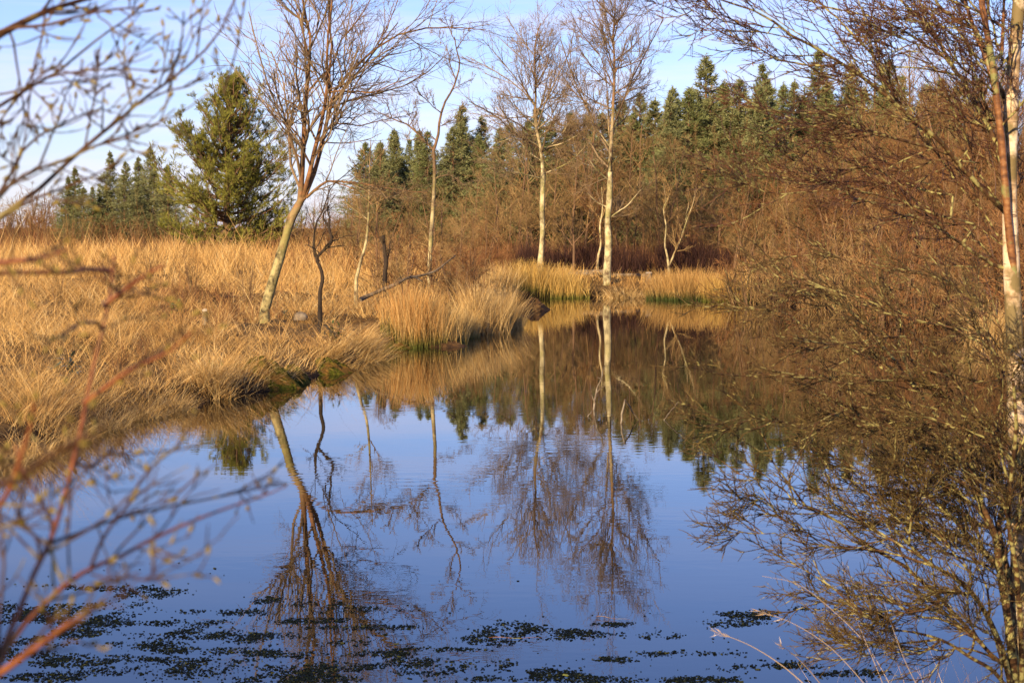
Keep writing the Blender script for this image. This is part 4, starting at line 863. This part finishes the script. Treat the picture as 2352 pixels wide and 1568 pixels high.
# ------------------------------------------------------------------ pondweed leaves afloat
r = np.random.default_rng(17)
patches = [(335, 1360, 70, 14), (45, 1412, 60, 22), (180, 1415, 110, 26), (190, 1455, 70, 9), (490, 1455, 125, 14), (611, 1377, 30, 8), (455, 1493, 100, 7), (190, 1513, 105, 15), (455, 1517, 105, 9), (350, 1541, 110, 15), (530, 1535, 90, 11), (105, 1556, 80, 12), (630, 1562, 90, 8), (17, 1503, 30, 14),
           (780, 1398, 90, 10), (740, 1388, 60, 8), (580, 1461, 80, 11), (790, 1478, 50, 8), (1195, 1455, 112, 22), (963, 1520, 70, 11), (1085, 1530, 80, 13), (945, 1547, 60, 9), (685, 1555, 110, 13), (1137, 1557, 60, 8), (1333, 1455, 50, 8), (1500, 1458, 60, 8), (1410, 1433, 40, 5), (1400, 1513, 50, 5),
           (1263, 1553, 90, 13), (1440, 1563, 110, 8), (1682, 1535, 50, 8), (1727, 1408, 60, 7), (1680, 1432, 60, 8), (1724, 1415, 60, 8), (1880, 1398, 70, 6), (1828, 1527, 60, 8), (230, 1350, 90, 5), (400, 1430, 160, 7), (90, 1345, 60, 4), (860, 1440, 120, 5), (1960, 1545, 70, 8), (300, 1480, 120, 8), (60, 1470, 80, 9), (640, 1500, 110, 8), (800, 1530, 90, 9), (880, 1500, 70, 6), (250, 1390, 100, 8), (520, 1405, 90, 6), (1000, 1490, 80, 5), (1560, 1500, 90, 5), (1600, 1560, 110, 7), (700, 1425, 80, 7)]
PX = []
for (cx, cy_, rx, ry) in patches:
    rx, ry = rx * 1.18, ry * 1.15; n = int(rx * ry * .52) + 8
    a = r.uniform(0, 6.283, n); q = np.sqrt(r.random(n)) * r.uniform(.7, 1.15, n)
    wob = 1 + .25 * np.sin(3 * a + cx)
    PX.append(np.stack([cx + np.cos(a) * q * rx * wob * 1.1, cy_ + np.sin(a) * q * ry * wob], -1))
n = 520
PX.append(np.stack([r.uniform(-80, 2100, n), 1568 - 170 * r.random(n) ** 1.6], -1))
n = 140; PX.append(np.stack([r.normal(720, 160, n), r.uniform(1370, 1568, n)], -1))
n = 16; PX.append(np.stack([r.normal(1760, 60, n), r.uniform(1090, 1130, n)], -1))
n = 60; PX.append(np.stack([r.normal(350, 300, n), r.uniform(1290, 1350, n)], -1))
PX = np.concatenate(PX)
W = np.array([gp(a, c)[:2] for a, c in PX]); W += r.normal(0, .015, W.shape)
W = W[pond_dist(W[:, 0], W[:, 1]) < -.05]
nz = np.sin(W[:, 0] * 9 + 3 * np.sin(W[:, 1] * 2.3)) + np.sin(W[:, 1] * 5.2 + 2.2 * np.sin(W[:, 0] * 4.1)) + .8 * np.sin(W[:, 0] * 23 - W[:, 1] * 9)
W = W[r.random(len(W)) < np.clip(.52 + .34 * nz, .07, 1)]
def pad_geo(rr, L):
    th = np.linspace(0, 2 * math.pi, 9)[:-1]; e = np.stack([np.cos(th) * L * (1 + .12 * rr.normal(size=8)), np.sin(th) * L * .62 * (1 + .12 * rr.normal(size=8)), rr.uniform(-.004, .003, 8)], -1)
    V = np.vstack([e, [[0, 0, L * .28]]]); return V, [(j, (j + 1) % 8, 8) for j in range(8)]
pads = []
for k in range(6):
    b = MB(); V, T = pad_geo(r, .0092); b.add(V, None, T, r.random()); pads.append((b.mesh('pond_leaf', M['pad'], True), V, T))
order = np.argsort(W[:, 1]); big = set()
vis = [i for i in order if abs(W[i, 0] / W[i, 1] * F) < 1170 and W[i, 1] > 10.8][:300]
big = set(vis)
b = MB()
for i in range(len(W)):
    s = r.uniform(.45, 1.25) * (1.6 if r.random() < .12 else 1); rz = r.uniform(0, 6.283); k = int(r.integers(0, 6)); z = .0015 + r.uniform(0, .002)
    if i in big:
        o = link('pond_leaf', pads[k][0]); o.location = (W[i, 0], W[i, 1], z); o.rotation_euler = (r.normal(0, .12), r.normal(0, .12), rz); o.scale = (s, s, s)
        tag(o, 'small dark pondweed leaf afloat in the nearest water along the bottom of the picture', 'leaf', 'nearest floating pondweed leaves')
    else:
        c, sn = math.cos(rz), math.sin(rz); V = pads[k][1] * s
        b.add(np.stack([V[:, 0] * c - V[:, 1] * sn + W[i, 0], V[:, 0] * sn + V[:, 1] * c + W[i, 1], V[:, 2] + z], -1), None, pads[k][2], r.random())
tag(b.build('pondweed', M['pad'], None, True), 'rafts of dark floating pondweed leaves on the blue water', 'pondweed', kind='stuff')
print('pads', len(W))

def reed_afloat(p0, p1, rad, label):
    a, c = gp(*p0, .012), gp(*p1, .012); o = thing('fallen_reed', (a[0], a[1], .012), label, 'reed'); t_ = np.linspace(0, 1, 9)[:, None]
    b = MB(); b.tubes((c - a) * t_ + np.array([0, 0, .004]) * np.sin(t_ * 9), np.linspace(rad, rad * .4, 9), 5, cap=True); b.build('stem', M['nearred'], o, True)
reed_afloat((1122, 1463), (1245, 1464), .0022, 'thin orange reed lying across the round raft of pondweed')
reed_afloat((1370, 1414), (1448, 1423), .0018, 'thin straight reed afloat beyond the pondweed, below the white birch reflection')
b = MB(); V, T = pad_geo(r, .022); b.add(V, None, T, .5); o = b.build('pond_leaf', M['leafyellow'], None, True); o.location = tuple(gp(1300, 1549, .012)); o.rotation_euler = (.25, .1, .4)
tag(o, 'single bright green leaf among the dark pondweed at the bottom edge', 'leaf')

# ------------------------------------------------------------------ near birch and lichened bush at the right
def Z4(l): return [(1633.3 + .3472 * a, .3472 * c) for a, c in l]
def Z8(l): return [(1671.5 + .3472 * a, 476.4 + .3472 * c) for a, c in l]
def Z12(l): return [(1671.5 + .3487 * a, 1020.9 + .3487 * c) for a, c in l]
def near_plant(name, label, cat, D, stems, limbs, mats, twigs, seed, trop=(-.06, 0, .03), wt=.0015, catkins=0, flat=(1, .8, 1), lf=.42, extra=7):
    rr = np.random.default_rng(seed)
    first = limb_px(stems[0][0], D, stems[0][1], 30, stems[0][2], stems[0][3])[0][0]
    base = np.array([first[0], first[1], float(ground_z(np.array([first[0]]), np.array([first[1]]))[0])])
    o = thing(name, base, label, cat); prev = []
    for i, s in enumerate(stems):
        if i == 0 or s[4]: p, q = to_ground(*limb_px(s[0], D, s[1] * .8, 30, s[2] * .8, s[3]), .08)
        else: p, q = attached(s[0], D, s[1] * .8, 30, s[2] * .8, s[3], prev)
        prev.append(smooth(p, 60))
        w = np.interp(np.arange(len(p)), np.arange(0, len(p) + 2, 2), rr.normal(1, .05, len(np.arange(0, len(p) + 2, 2))))
        b = MB(); b.tubes(p - base, q * w, 12, rr); b.build('trunk' if i == 0 else 'stem', M[s[5]], o, True)
    LP, LR = [], []
    for s in limbs:
        p, q = attached(s[0], D, s[1] * .74, 16, s[2] * .8, s[3] if len(s) > 3 and s[3] is not None else rr.uniform(-.9, .9), prev, 70); p[1:] += np.cumsum(rr.normal(0, .005, (15, 3)), 0); prev.append(smooth(p, 40))
        LP.append(p - base); LR.append(q); b = MB(); b.tubes(p - base, q * rr.uniform(.88, 1.14, 16), 7, rr); b.build('limb', M[mats[0]], o, True)
    P, R = np.array(LP), np.array(LR)
    SP = np.array([smooth(x, 16) - base for x in prev[:len(stems)]]); e0 = spawn(rr, SP, np.full(SP.shape[:2], .006), extra, (.15, .95), .75, .2, .22, 16, (-.05, 0, .03), .10, .8, .3, .3, flat=(1, .9, .8), lmin=.4)
    P = np.concatenate([P, e0[0]]); R = np.concatenate([R, e0[1]])
    l1 = spawn(rr, P, R, twigs[0], (.06, 1), .5, .18, lf, 7, trop, .10, .55, .4, .55, flat=flat, lmin=.15, rmin=wt * 1.6)
    l2 = spawn(rr, *l1, twigs[1], (.12, 1), .55, .2, .55, 5, trop, .11, .65, .5, .45, flat=flat, lmin=.08, rmin=wt * 1.15)
    l3 = spawn(rr, *l2, twigs[2], (.15, 1), .6, .25, .55, 4, trop, .12, .8, .55, .3, flat=flat, lmin=.05, rmin=wt)
    b = MB(); b.tubes(*l1, 5, rr); b.tubes(*e0, 6, rr); tag(b.build('twigs', M[mats[1]], o, True), kind='stuff')
    b = MB(); b.tubes(*l2, 4, rr); b.tubes(*l3, 3, rr); cro = b.build('crown', M[mats[2]], o, True)
    if catkins:
        t = np.linspace(-1, 1, 7); V, Q = [], []
        cb = MB(); zz = (t + 1) * .008; cb.tubes(np.stack([.0012 * np.sin(t * 2), 0 * t, zz], -1), .0021 * np.sqrt(np.maximum(1 - t ** 2, .03)), 6, cap=True); cm_ = cb.mesh('catkin', M['catkin'], True)
        tips = np.concatenate([l2[0][:, -1], l3[0][:, -1]]); dirs = np.concatenate([l2[0][:, -1] - l2[0][:, -2], l3[0][:, -1] - l3[0][:, -2]])
        wp = tips + base; fx = CX + F * wp[:, 0] / wp[:, 1]; fy = YH + F * (HC - wp[:, 2]) / wp[:, 1]
        ok = np.where((fx > 1480) & (fx < 2340) & (fy > 0) & (fy < 560))[0]; ok = rr.permutation(ok)[:catkins]
        for i in ok:
            c = link('catkin', cm_, cro); c.location = tips[i]; c.rotation_euler = Vector(nrm(dirs[i])).to_track_quat('Z', 'Y').to_euler(); c.scale = (1, 1, rr.uniform(.7, 1.3))
    return o
near_plant('birch_tree', 'white-barked birch close by at the right edge, its reddish twigs sweeping left', 'birch tree', 7.2,
    [([(2332, 1640), (2336, 1450), (2341, 1300), (2340, 1100), (2334, 900), (2328, 720), (2320, 520), (2319, 400), (2322, 260), (2328, 150), (2336, 60), (2346, -60), (2356, -200)], 29, 17, 0, True, 'nearwhite'),
     ([(2336, 700), (2326, 600), (2316, 510), (2309, 430), (2301, 330), (2292, 250), (2280, 150), (2264, 60), (2250, -30), (2236, -140)], 13, 8, -.2, False, 'nearred'),
     ([(2308, 410), (2300, 290), (2270, 150), (2245, 88), (2222, 20), (2200, -60)], 9, 5, .3, False, 'nearred'),
     ([(2300, 130), (2304, 60), (2308, -60)], 6, 4, .3, False, 'nearred')],
    [(Z4([(1990, 1460), (1840, 1290), (1640, 1090), (1500, 960), (1400, 860), (1250, 740), (1100, 640), (950, 520), (800, 430), (650, 350), (500, 270), (380, 200), (250, 120), (100, 60), (-60, 0)]), 8, 2, -.6),
     (Z4([(1990, 1200), (1850, 900), (1720, 680), (1630, 530), (1560, 400), (1480, 280), (1380, 160), (1280, 70), (1190, -30)]), 8, 4, .4),
     (Z4([(1450, 920), (1300, 760), (1200, 610), (1130, 480), (1020, 350), (900, 250), (800, 160), (700, 80), (580, -20)]), 6, 2, .3),
     (Z4([(1560, 1010), (1350, 940), (1200, 900), (1000, 820), (850, 740), (700, 700), (480, 690), (250, 680)]), 5, 1.2, -.3),
     (Z4([(1600, 420), (1400, 290), (1270, 210), (1100, 140), (950, 100), (800, 80), (620, 0)]), 4.5, 1.5, .5),
     (Z4([(1950, 640), (1880, 500), (1780, 200), (1700, 130), (1600, 60), (1500, -20)]), 7, 4, .2),
     (Z4([(800, 430), (600, 400), (430, 380), (250, 320), (100, 240), (-100, 120), (-250, 60)]), 3.6, .9, .4),
     (Z4([(380, 200), (200, 170), (0, 160), (-140, 130), (-300, 60)]), 2.6, .8, -.4),
     (Z4([(1000, 820), (880, 820), (720, 830), (620, 800), (440, 850)]), 2.5, .8, .2),
     (Z4([(1700, 1000), (1560, 700), (1450, 480), (1300, 330), (1100, 240), (900, 180)]), 4, 1, -.4),
     (Z4([(1850, 800), (1700, 560), (1500, 500), (1250, 470), (1000, 480), (760, 560), (520, 600)]), 4, 1, .5),
     (Z8([(1830, 400), (1700, 320), (1500, 210), (1250, 60), (1150, 0), (1000, -60), (820, -90)]), 6, 2, -.4),
     (Z4([(1750, 1500), (1500, 1430), (1300, 1340), (1100, 1290), (900, 1290), (650, 1300), (400, 1290), (150, 1180)]), 4.5, 1, -.2),
     (Z4([(1600, 1290), (1400, 1260), (1200, 1220), (900, 1200), (650, 1215), (430, 1170), (150, 1030)]), 4, 1, .3),
     (Z4([(1780, 1080), (1500, 1050), (1250, 1100), (1000, 1060), (760, 1080), (500, 1000)]), 3.6, 1, .1),
     (Z4([(2000, 420), (1900, 300), (1850, 120), (1800, -40)]), 5, 2.5, .5), (Z4([(2050, 150), (1960, 160), (1890, 220)]), 4, 1, -.3)],
    ('nearlichen', 'nearlichen', 'neartwig'), (12, 7, 3), 111, trop=(-.05, 0, .035), catkins=170, extra=7)
near_plant('lichened_bush', 'many-stemmed bush with yellow-green lichened branches fanning left from the bank at lower right', 'bush', 6.6,
    [(Z12([(1900, 1700), (1880, 1450), (1840, 1100), (1790, 800), (1770, 640), (1720, 500), (1640, 330), (1560, 150), (1480, 0)]), 15, 5, -.2, True, 'nearlichen'),
     (Z12([(1920, 1700), (1870, 1200), (1800, 850), (1700, 720), (1600, 620), (1480, 480), (1350, 360), (1200, 240), (1080, 150)]), 12, 3.5, .3, True, 'nearlichen'),
     (Z12([(1900, 1700), (1870, 1000), (1800, 640), (1790, 500), (1830, 330), (1880, 120)]), 11, 5, .4, True, 'nearlichen'),
     (Z12([(1890, 1700), (1800, 1330), (1650, 1030), (1500, 880), (1330, 780), (1180, 640), (1060, 520)]), 9, 3, -.5, True, 'nearlichen'),
     (Z12([(1940, 1700), (1930, 1200), (1900, 820), (1850, 500), (1870, 200), (1900, -120), (1880, -420)]), 9, 4, -.6, True, 'nearlichen'),
     (Z12([(1900, 1700), (1760, 1500), (1600, 1400), (1420, 1290), (1200, 1230), (1000, 1220)]), 7, 2, -.4, True, 'nearlichen')],
    [(Z12([(1900, 1520), (1750, 1400), (1600, 1250), (1400, 1050), (1200, 850), (1050, 750), (900, 680), (800, 590), (700, 500), (550, 450), (470, 420), (400, 290), (300, 180), (240, 110), (100, 20), (-20, -40)]), 7.5, 1, -.6),
     (Z12([(1480, 480), (1400, 420), (1270, 300), (1150, 190), (1000, 100), (860, 20), (700, -60)]), 4.5, 1.2, .3),
     (Z12([(1640, 330), (1500, 230), (1400, 140), (1280, 20), (1150, -60), (950, -130), (780, -180)]), 6, 1.5, -.4),
     (Z12([(900, 690), (750, 680), (600, 680), (480, 660), (370, 610), (270, 580), (100, 560), (10, 545)]), 3, .8, -.3),
     (Z12([(1600, 1260), (1450, 1180), (1250, 1170), (1050, 1160), (900, 1170), (650, 1130)]), 4, .9, .2),
     (Z12([(1200, 1060), (1000, 1010), (850, 1000), (750, 1040), (600, 1030), (450, 1000)]), 3, .8, .4),
     (Z12([(1900, 1480), (1700, 1400), (1500, 1370), (1300, 1370), (1000, 1400), (700, 1430)]), 4, .9, -.3),
     (Z12([(1700, 1350), (1500, 1150), (1350, 1080), (1200, 1060)]), 4, 2, .4),
     (Z12([(1620, 650), (1500, 640), (1400, 600), (1250, 560), (1100, 570), (900, 520)]), 3.6, .8, .3),
     (Z12([(1780, 820), (1600, 760), (1450, 700), (1300, 560), (1150, 480), (1000, 470), (800, 400), (600, 330)]), 4.5, .9, -.2),
     (Z12([(1720, 480), (1580, 400), (1400, 300), (1200, 330), (1000, 310), (800, 230), (560, 100)]), 4, .9, .4),
     (Z12([(470, 420), (340, 300), (220, 260), (100, 190), (0, 180)]), 2.4, .7, .1), (Z12([(540, 560), (340, 500), (220, 370), (100, 350), (10, 330)]), 2.4, .7, -.2),
     (Z12([(1740, 520), (1640, 200), (1560, -40), (1480, -220), (1420, -420), (1380, -560)]), 6, 1.5, -.3),
     (Z8([(1240, 1180), (1130, 1050), (1000, 900), (880, 780), (700, 640), (500, 580), (300, 480), (120, 420)]), 5, 1, .3),
     (Z8([(1700, 1450), (1440, 1230), (1230, 1150), (1060, 1130), (850, 1160), (600, 1100), (300, 1050), (50, 1040)]), 5, 1, -.5),
     (Z8([(1480, 1480), (1300, 1270), (1200, 1000), (1190, 760), (1180, 620)]), 5, 1.5, .2),
     (Z8([(1760, 1500), (1780, 1260), (1740, 1080), (1650, 900), (1550, 780), (1380, 640)]), 4.5, 1.2, -.3),
     (Z8([(1840, 1150), (1760, 930), (1690, 740), (1630, 560), (1560, 440)]), 4, 1.2, .4),
     (Z8([(1250, 1420), (900, 1320), (700, 1330), (500, 1430), (280, 1370), (120, 1340), (-60, 1370)]), 3.6, .9, -.4),
     (Z8([(1100, 1100), (850, 940), (640, 880), (400, 720), (200, 700), (-50, 640)]), 3.6, .8, .5),
     (Z8([(1500, 1150), (1250, 900), (1000, 860), (700, 920), (420, 890), (30, 880)]), 3.4, .8, -.5),
     (Z8([(1650, 900), (1400, 780), (1150, 740), (900, 640), (600, 560), (350, 600)]), 3.4, .8, .1),
     (Z8([(1700, 620), (1450, 480), (1200, 420), (950, 400), (700, 300), (450, 330)]), 3.4, .8, .4)],
    ('nearlichen', 'nearlichen', 'bushtwig'), (10, 6, 3), 112, trop=(-.05, 0, .03), lf=.36)

# near bank grass and pale stalks at the bottom right
r = np.random.default_rng(23)
b = MB(); n = 5200
x = r.uniform(-.2, 4.4, n); y = r.uniform(4.4, 9.5, n); d = pond_dist(x, y); ok = (d > .05) & (x > (1700 - CX) / F * y + .1 + .5 * r.random(n)); x, y = x[ok], y[ok]
b.blades(np.stack([x, y, ground_z(x, y) - .02], -1), r.uniform(0, 6.28, len(x)), r.uniform(.15, .5, len(x)), r.uniform(.05, .6, len(x)), r.uniform(.1, 1, len(x)), r.uniform(.002, .004, len(x)), 4, r)
tag(b.build('bank_grass', M['straw']), 'short straw grass on the near bank under the right-hand bush', 'grass', kind='stuff')
for k, (pts, rr_, lab) in enumerate([([(1880, 1600), (1800, 1530), (1720, 1480), (1632, 1446)], 1.6, 'thick pale grass stalk slanting over the water left of the bush'), ([(1900, 1590), (1860, 1540), (1820, 1500), (1790, 1480)], 1.2, 'short pale stalk just right of the thick slanting one'),
        ([(2010, 1600), (1960, 1540), (1900, 1480), (1820, 1430), (1740, 1402)], 1.1, 'long faint stalk arching left above the thick slanting one'), ([(2060, 1600), (1990, 1480), (1900, 1390), (1830, 1340), (1750, 1322)], 1.0, 'highest thin arching stalk left of the bush'), ([(2040, 1600), (2000, 1500), (1960, 1400), (1935, 1290)], 1.0, 'thin upright stalk in front of the bush branches'), ([(2120, 1600), (2080, 1520), (2050, 1440), (2030, 1380)], 1.0, 'short upright stalk among the lowest bush branches')]):
    p, q = limb_px(pts, 6.2, rr_, 14, rr_ * .4, -.3); p, q = to_ground(p, q, .05); base = p[0].copy(); o = thing('grass_stalk', base, lab, 'grass stalk')
    b = MB(); b.tubes(p - base, q, 5); b.build('stem', M['palestalk'], o, True)
    if k < 3:
        b = MB(); tipd = p[-1] - p[-3]; m = 14; b.leaves(np.repeat((p[-1] - base)[None], m, 0) - r.random((m, 1)) * tipd * 1.2, nrm(tipd) + r.normal(0, .25, (m, 3)), r.uniform(.02, .05, m), .0025, r); b.build('seed_head', M['palestalk'], o)

# ------------------------------------------------------------------ blurred willow twigs at the left, close to the lens
def bud_mesh(L, w):
    t = np.linspace(-1, 1, 7); b = MB(); b.tubes(np.stack([.12 * L * np.sin((t + 1) * 1.2), 0 * t, (t + 1) * L / 2], -1), w / 2 * np.sqrt(np.maximum(1 - (t * .95) ** 2, .02)) * (1 - .3 * t), 6, cap=True); return b.mesh('bud', M['bud'], True)
BUDS = [bud_mesh(.0068, .0023), bud_mesh(.0052, .0026)]
def willow(name, label, D, limbs, per, seed, mats, nbud, bscale, trop=(.03, 0, .06), wt=.0008):
    rr = np.random.default_rng(seed)
    first = limb_px(limbs[0][0], D, 1, 16)[0][0]; base = np.array([first[0], first[1], float(ground_z(np.array([first[0]]), np.array([first[1]]))[0])])
    o = thing(name, base, label, 'willow')
    LP, LR = [], []; root = limb_px(limbs[0][0], D, 1, 16)[0][0]
    p = smooth([[root[0] - .12, D + .1, base[2] - .1], [root[0] - .10, D + .05, base[2] + .5], [root[0] - .06, D, root[2] - .25], root, root + [-.03, .02, .3], root + [-.02, .03, .6]], 24)
    b = MB(); b.tubes(p - base, np.linspace(limbs[0][1] * 1.5, limbs[0][1] * .8, 24) * D / F, 8, rr); b.build('stem', M[limbs[0][5] if len(limbs[0]) > 5 else mats[0]], o, True); prev = [smooth(p, 60)]
    for s in limbs:
        p, q = attached(s[0], D + (s[4] if len(s) > 4 else rr.uniform(-.12, .12)), s[1], 16, s[2], s[3] if len(s) > 3 and s[3] is not None else rr.uniform(-.15, .15), prev, 40); prev.append(smooth(p, 40)); LP.append(p - base); LR.append(q)
        b = MB(); b.tubes(p - base, q, 8, rr); b.build('branch', M[s[5] if len(s) > 5 else mats[0]], o, True)
    P, R = np.array(LP), np.array(LR)
    l1 = spawn(rr, P, R, per[0], (.1, 1), .6, .15, .34, 7, trop, .09, .6, .5, .45, flat=(1, .5, 1), lmin=.03, rmin=wt * 1.2)
    l2 = spawn(rr, *l1, per[1], (.2, 1), .55, .15, .5, 5, trop, .1, .7, .6, .3, flat=(1, .5, 1), lmin=.02, rmin=wt)
    b = MB(); b.tubes(*l1, 6, rr); b.tubes(*l2, 5, rr); tw = tag(b.build('twigs', M[mats[1]], o, True), kind='stuff')
    P_ = P[:, 4:]; A = np.concatenate([l1[0].reshape(-1, 3), l2[0].reshape(-1, 3), P_.reshape(-1, 3)]); A1 = np.concatenate([l1[0][:, 1:] - l1[0][:, :-1], l1[0][:, -1:] - l1[0][:, -2:-1]], 1).reshape(-1, 3); A2 = np.concatenate([l2[0][:, 1:] - l2[0][:, :-1], l2[0][:, -1:] - l2[0][:, -2:-1]], 1).reshape(-1, 3); A3 = np.concatenate([P_[:, 1:] - P_[:, :-1], P_[:, -1:] - P_[:, -2:-1]], 1).reshape(-1, 3); T = np.concatenate([A1, A2, A3])
    w_ = A + base; fx = CX + F * w_[:, 0] / w_[:, 1]; fy = YH + F * (HC - w_[:, 2]) / w_[:, 1]
    cand = rr.permutation(np.where((fx > -20) & (fx < 720) & (fy > -20) & (fy < 1590))[0]); ok = []
    for i in cand:                                                    # buds sit apart along the twigs
        if len(ok) >= nbud: break
        if all((fx[i] - fx[j]) ** 2 + (fy[i] - fy[j]) ** 2 > 300 for j in ok): ok.append(i)
    for i in ok:
        c = link('bud', BUDS[int(rr.integers(0, 2))], tw); c.location = A[i]; c.rotation_euler = Vector(nrm(T[i] + rr.normal(0, .35, 3) * np.linalg.norm(T[i]))).to_track_quat('Z', 'Y').to_euler(); s = bscale * rr.uniform(.7, 1.3); c.scale = (s, s, s)
    return o
def Z1(l): return [(.3472 * a, .3472 * c) for a, c in l]
willow('willow_shrub', 'blurred budding willow boughs close to the lens at upper left', 2.0,
    [(Z1([(-150, 1540), (0, 1430), (250, 1260), (450, 1070), (560, 980), (680, 870), (800, 790), (900, 690), (1000, 620), (1100, 550), (1230, 450), (1360, 330), (1470, 190), (1510, 80), (1570, -30)]), 6.5, 2.2, .1),
     (Z1([(-150, 330), (0, 230), (150, 150), (300, 80), (450, 30), (620, -20), (800, -80)]), 10, 4, .1),
     (Z1([(-120, 260), (60, 190), (300, 170), (480, 120), (640, 80), (800, 60), (950, 50)]), 5, 2, -.1),
     (Z1([(-120, 780), (0, 700), (150, 610), (300, 520), (380, 480), (450, 420), (560, 330), (700, 220), (850, 120), (960, 20)]), 5, 2, .15),
     (Z1([(-100, 1430), (0, 1270), (90, 1120), (140, 1010), (260, 900), (350, 850), (480, 790), (560, 750)]), 4.5, 2),
     (Z1([(-120, 1400), (120, 1180), (300, 1100), (450, 1050), (600, 980), (750, 920), (950, 850), (1190, 750), (1350, 640)]), 4, 1.5),
     (Z1([(560, 980), (590, 820), (610, 720), (640, 560), (650, 420), (650, 340)]), 2.5, 1.6), (Z1([(675, 870), (680, 760), (680, 680), (690, 600)]), 2.5, 1.6), (Z1([(870, 700), (840, 560), (830, 450), (810, 340)]), 2.6, 2),
     (Z1([(1050, 570), (1080, 470), (1090, 400), (1110, 290)]), 2.4, 1.5), (Z1([(1110, 530), (1160, 420), (1190, 330), (1210, 200), (1215, 80)]), 2.4, 1.6), (Z1([(1000, 650), (1120, 600), (1250, 570), (1330, 520), (1500, 430)]), 2.6, 1.5),
     (Z1([(800, 810), (860, 880), (940, 830), (1100, 835), (1240, 860)]), 2.2, 1.2), (Z1([(1480, 620), (1520, 480), (1560, 340), (1590, 180), (1620, 10)]), 2.4, 1.8, .0), (Z1([(90, 280), (110, 420), (140, 600), (160, 780), (120, 960)]), 3, 1.5),
     (Z1([(150, 610), (60, 720), (0, 800), (-80, 900)]), 3, 2), (Z1([(300, 70), (280, 240), (230, 420), (190, 700), (150, 1000), (100, 1100)]), 3, 1.5), (Z1([(260, 1100), (340, 900), (400, 740), (440, 620), (520, 470)]), 2.8, 1.5), (Z1([(-100, 640), (80, 610), (200, 560), (330, 460), (520, 500), (600, 530)]), 3, 1.5),
     (Z1([(-80, 1500), (200, 1330), (400, 1250), (560, 1190), (640, 1150)]), 4, 2), (Z1([(650, 110), (720, 160), (750, 210), (790, 240)]), 2.2, 1.6), (Z1([(300, 520), (420, 490), (560, 470), (700, 460), (830, 455), (1000, 470), (1080, 455)]), 2.6, 1.4)],
    (6, 3), 121, ('willowdark', 'willowdark'), 200, 1.3)
def Z9(l): return [(.349 * a, 1020.9 + .349 * c) for a, c in l]
def Z5(l): return [(.3472 * a, 476.4 + .3472 * c) for a, c in l]
willow('willow_shrub', 'blurred red-stemmed willow with yellow buds rising from the lower left corner', 1.25,
    [(Z9([(-90, 1600), (0, 1380), (110, 1130), (200, 900), (280, 730), (340, 620), (390, 450), (440, 300), (480, 100), (520, -40), (560, -240), (600, -450), (640, -620), (700, -860), (735, -1060), (750, -1240)]), 8.5, 3, .25, 0, 'willowred'),
     (Z9([(-60, 1560), (80, 1270), (250, 1090), (420, 930), (600, 810), (780, 740), (1000, 620), (1250, 510), (1400, 450), (1600, 380), (1750, 330), (1890, 270)]), 8, 2, .25, 0, 'willowred'),
     (Z9([(340, 640), (500, 590), (640, 530), (800, 480), (950, 440), (1150, 400), (1400, 350), (1600, 310), (1860, 250)]), 5, 2, .3, .05),
     (Z9([(600, 800), (660, 650), (740, 520), (850, 380), (920, 240), (1050, 100), (1200, -20)]), 4.5, 2, .1), (Z9([(-40, 1530), (200, 1360), (420, 1200), (560, 1110)]), 9, 4, -.15, -.15, 'willowred'),
     (Z5([(690, 650), (780, 580), (850, 530), (960, 450), (1090, 380)]), 7, 3, -.1, -.2, 'willowred'), (Z5([(730, 420), (560, 410), (430, 430), (200, 430), (-60, 440)]), 6, 4, -.1, -.2, 'willowred'), (Z5([(-60, 370), (130, 350), (280, 330), (450, 280)]), 6, 3, -.1, -.2, 'willowred'),
     (Z5([(640, 760), (520, 770), (430, 830), (300, 900)]), 4.5, 2, -.1, -.1), (Z5([(560, 1290), (700, 1190), (850, 1080), (1000, 1010), (1150, 930), (1290, 800)]), 6, 2.5, -.1, -.2, 'willowred'),
     (Z9([(360, 540), (250, 330), (160, 190), (100, 0)]), 4, 3, .0, -.05, 'willowred'), (Z9([(330, 680), (380, 830), (430, 940)]), 4, 3, 0, .02), (Z9([(265, 770), (240, 620), (130, 480), (80, 340)]), 4, 3, 0, .1), (Z9([(-40, 560), (110, 500), (300, 430), (480, 340)]), 3.5, 1.5),
     (Z9([(600, 850), (720, 880), (850, 870), (960, 890), (1100, 830), (1220, 770)]), 2.6, 1.4), (Z9([(920, 690), (1060, 700), (1220, 750), (1330, 720)]), 2.8, 1.6), (Z9([(460, 900), (450, 700), (450, 560), (470, 330), (470, 60)]), 3, 1.5),
     (Z9([(-60, 270), (100, 230), (260, 120), (420, 20), (600, -80)]), 8, 4, -.05, -.2), (Z9([(-60, 480), (60, 300), (130, 100), (200, -120), (230, -300)]), 7, 3, -.05, -.15, 'willowred'), (Z9([(480, 120), (620, 140), (700, 60), (860, 60), (1100, 40), (1300, 10)]), 3.4, 1.5)],
    (6, 3), 122, ('willowdark', 'willowdark'), 170, 1.1, trop=(.02, 0, .04), wt=.0006)

n_tri = sum(len(m.loops) - 2 * len(m.polygons) for m in bpy.data.meshes)
print('triangles', n_tri)
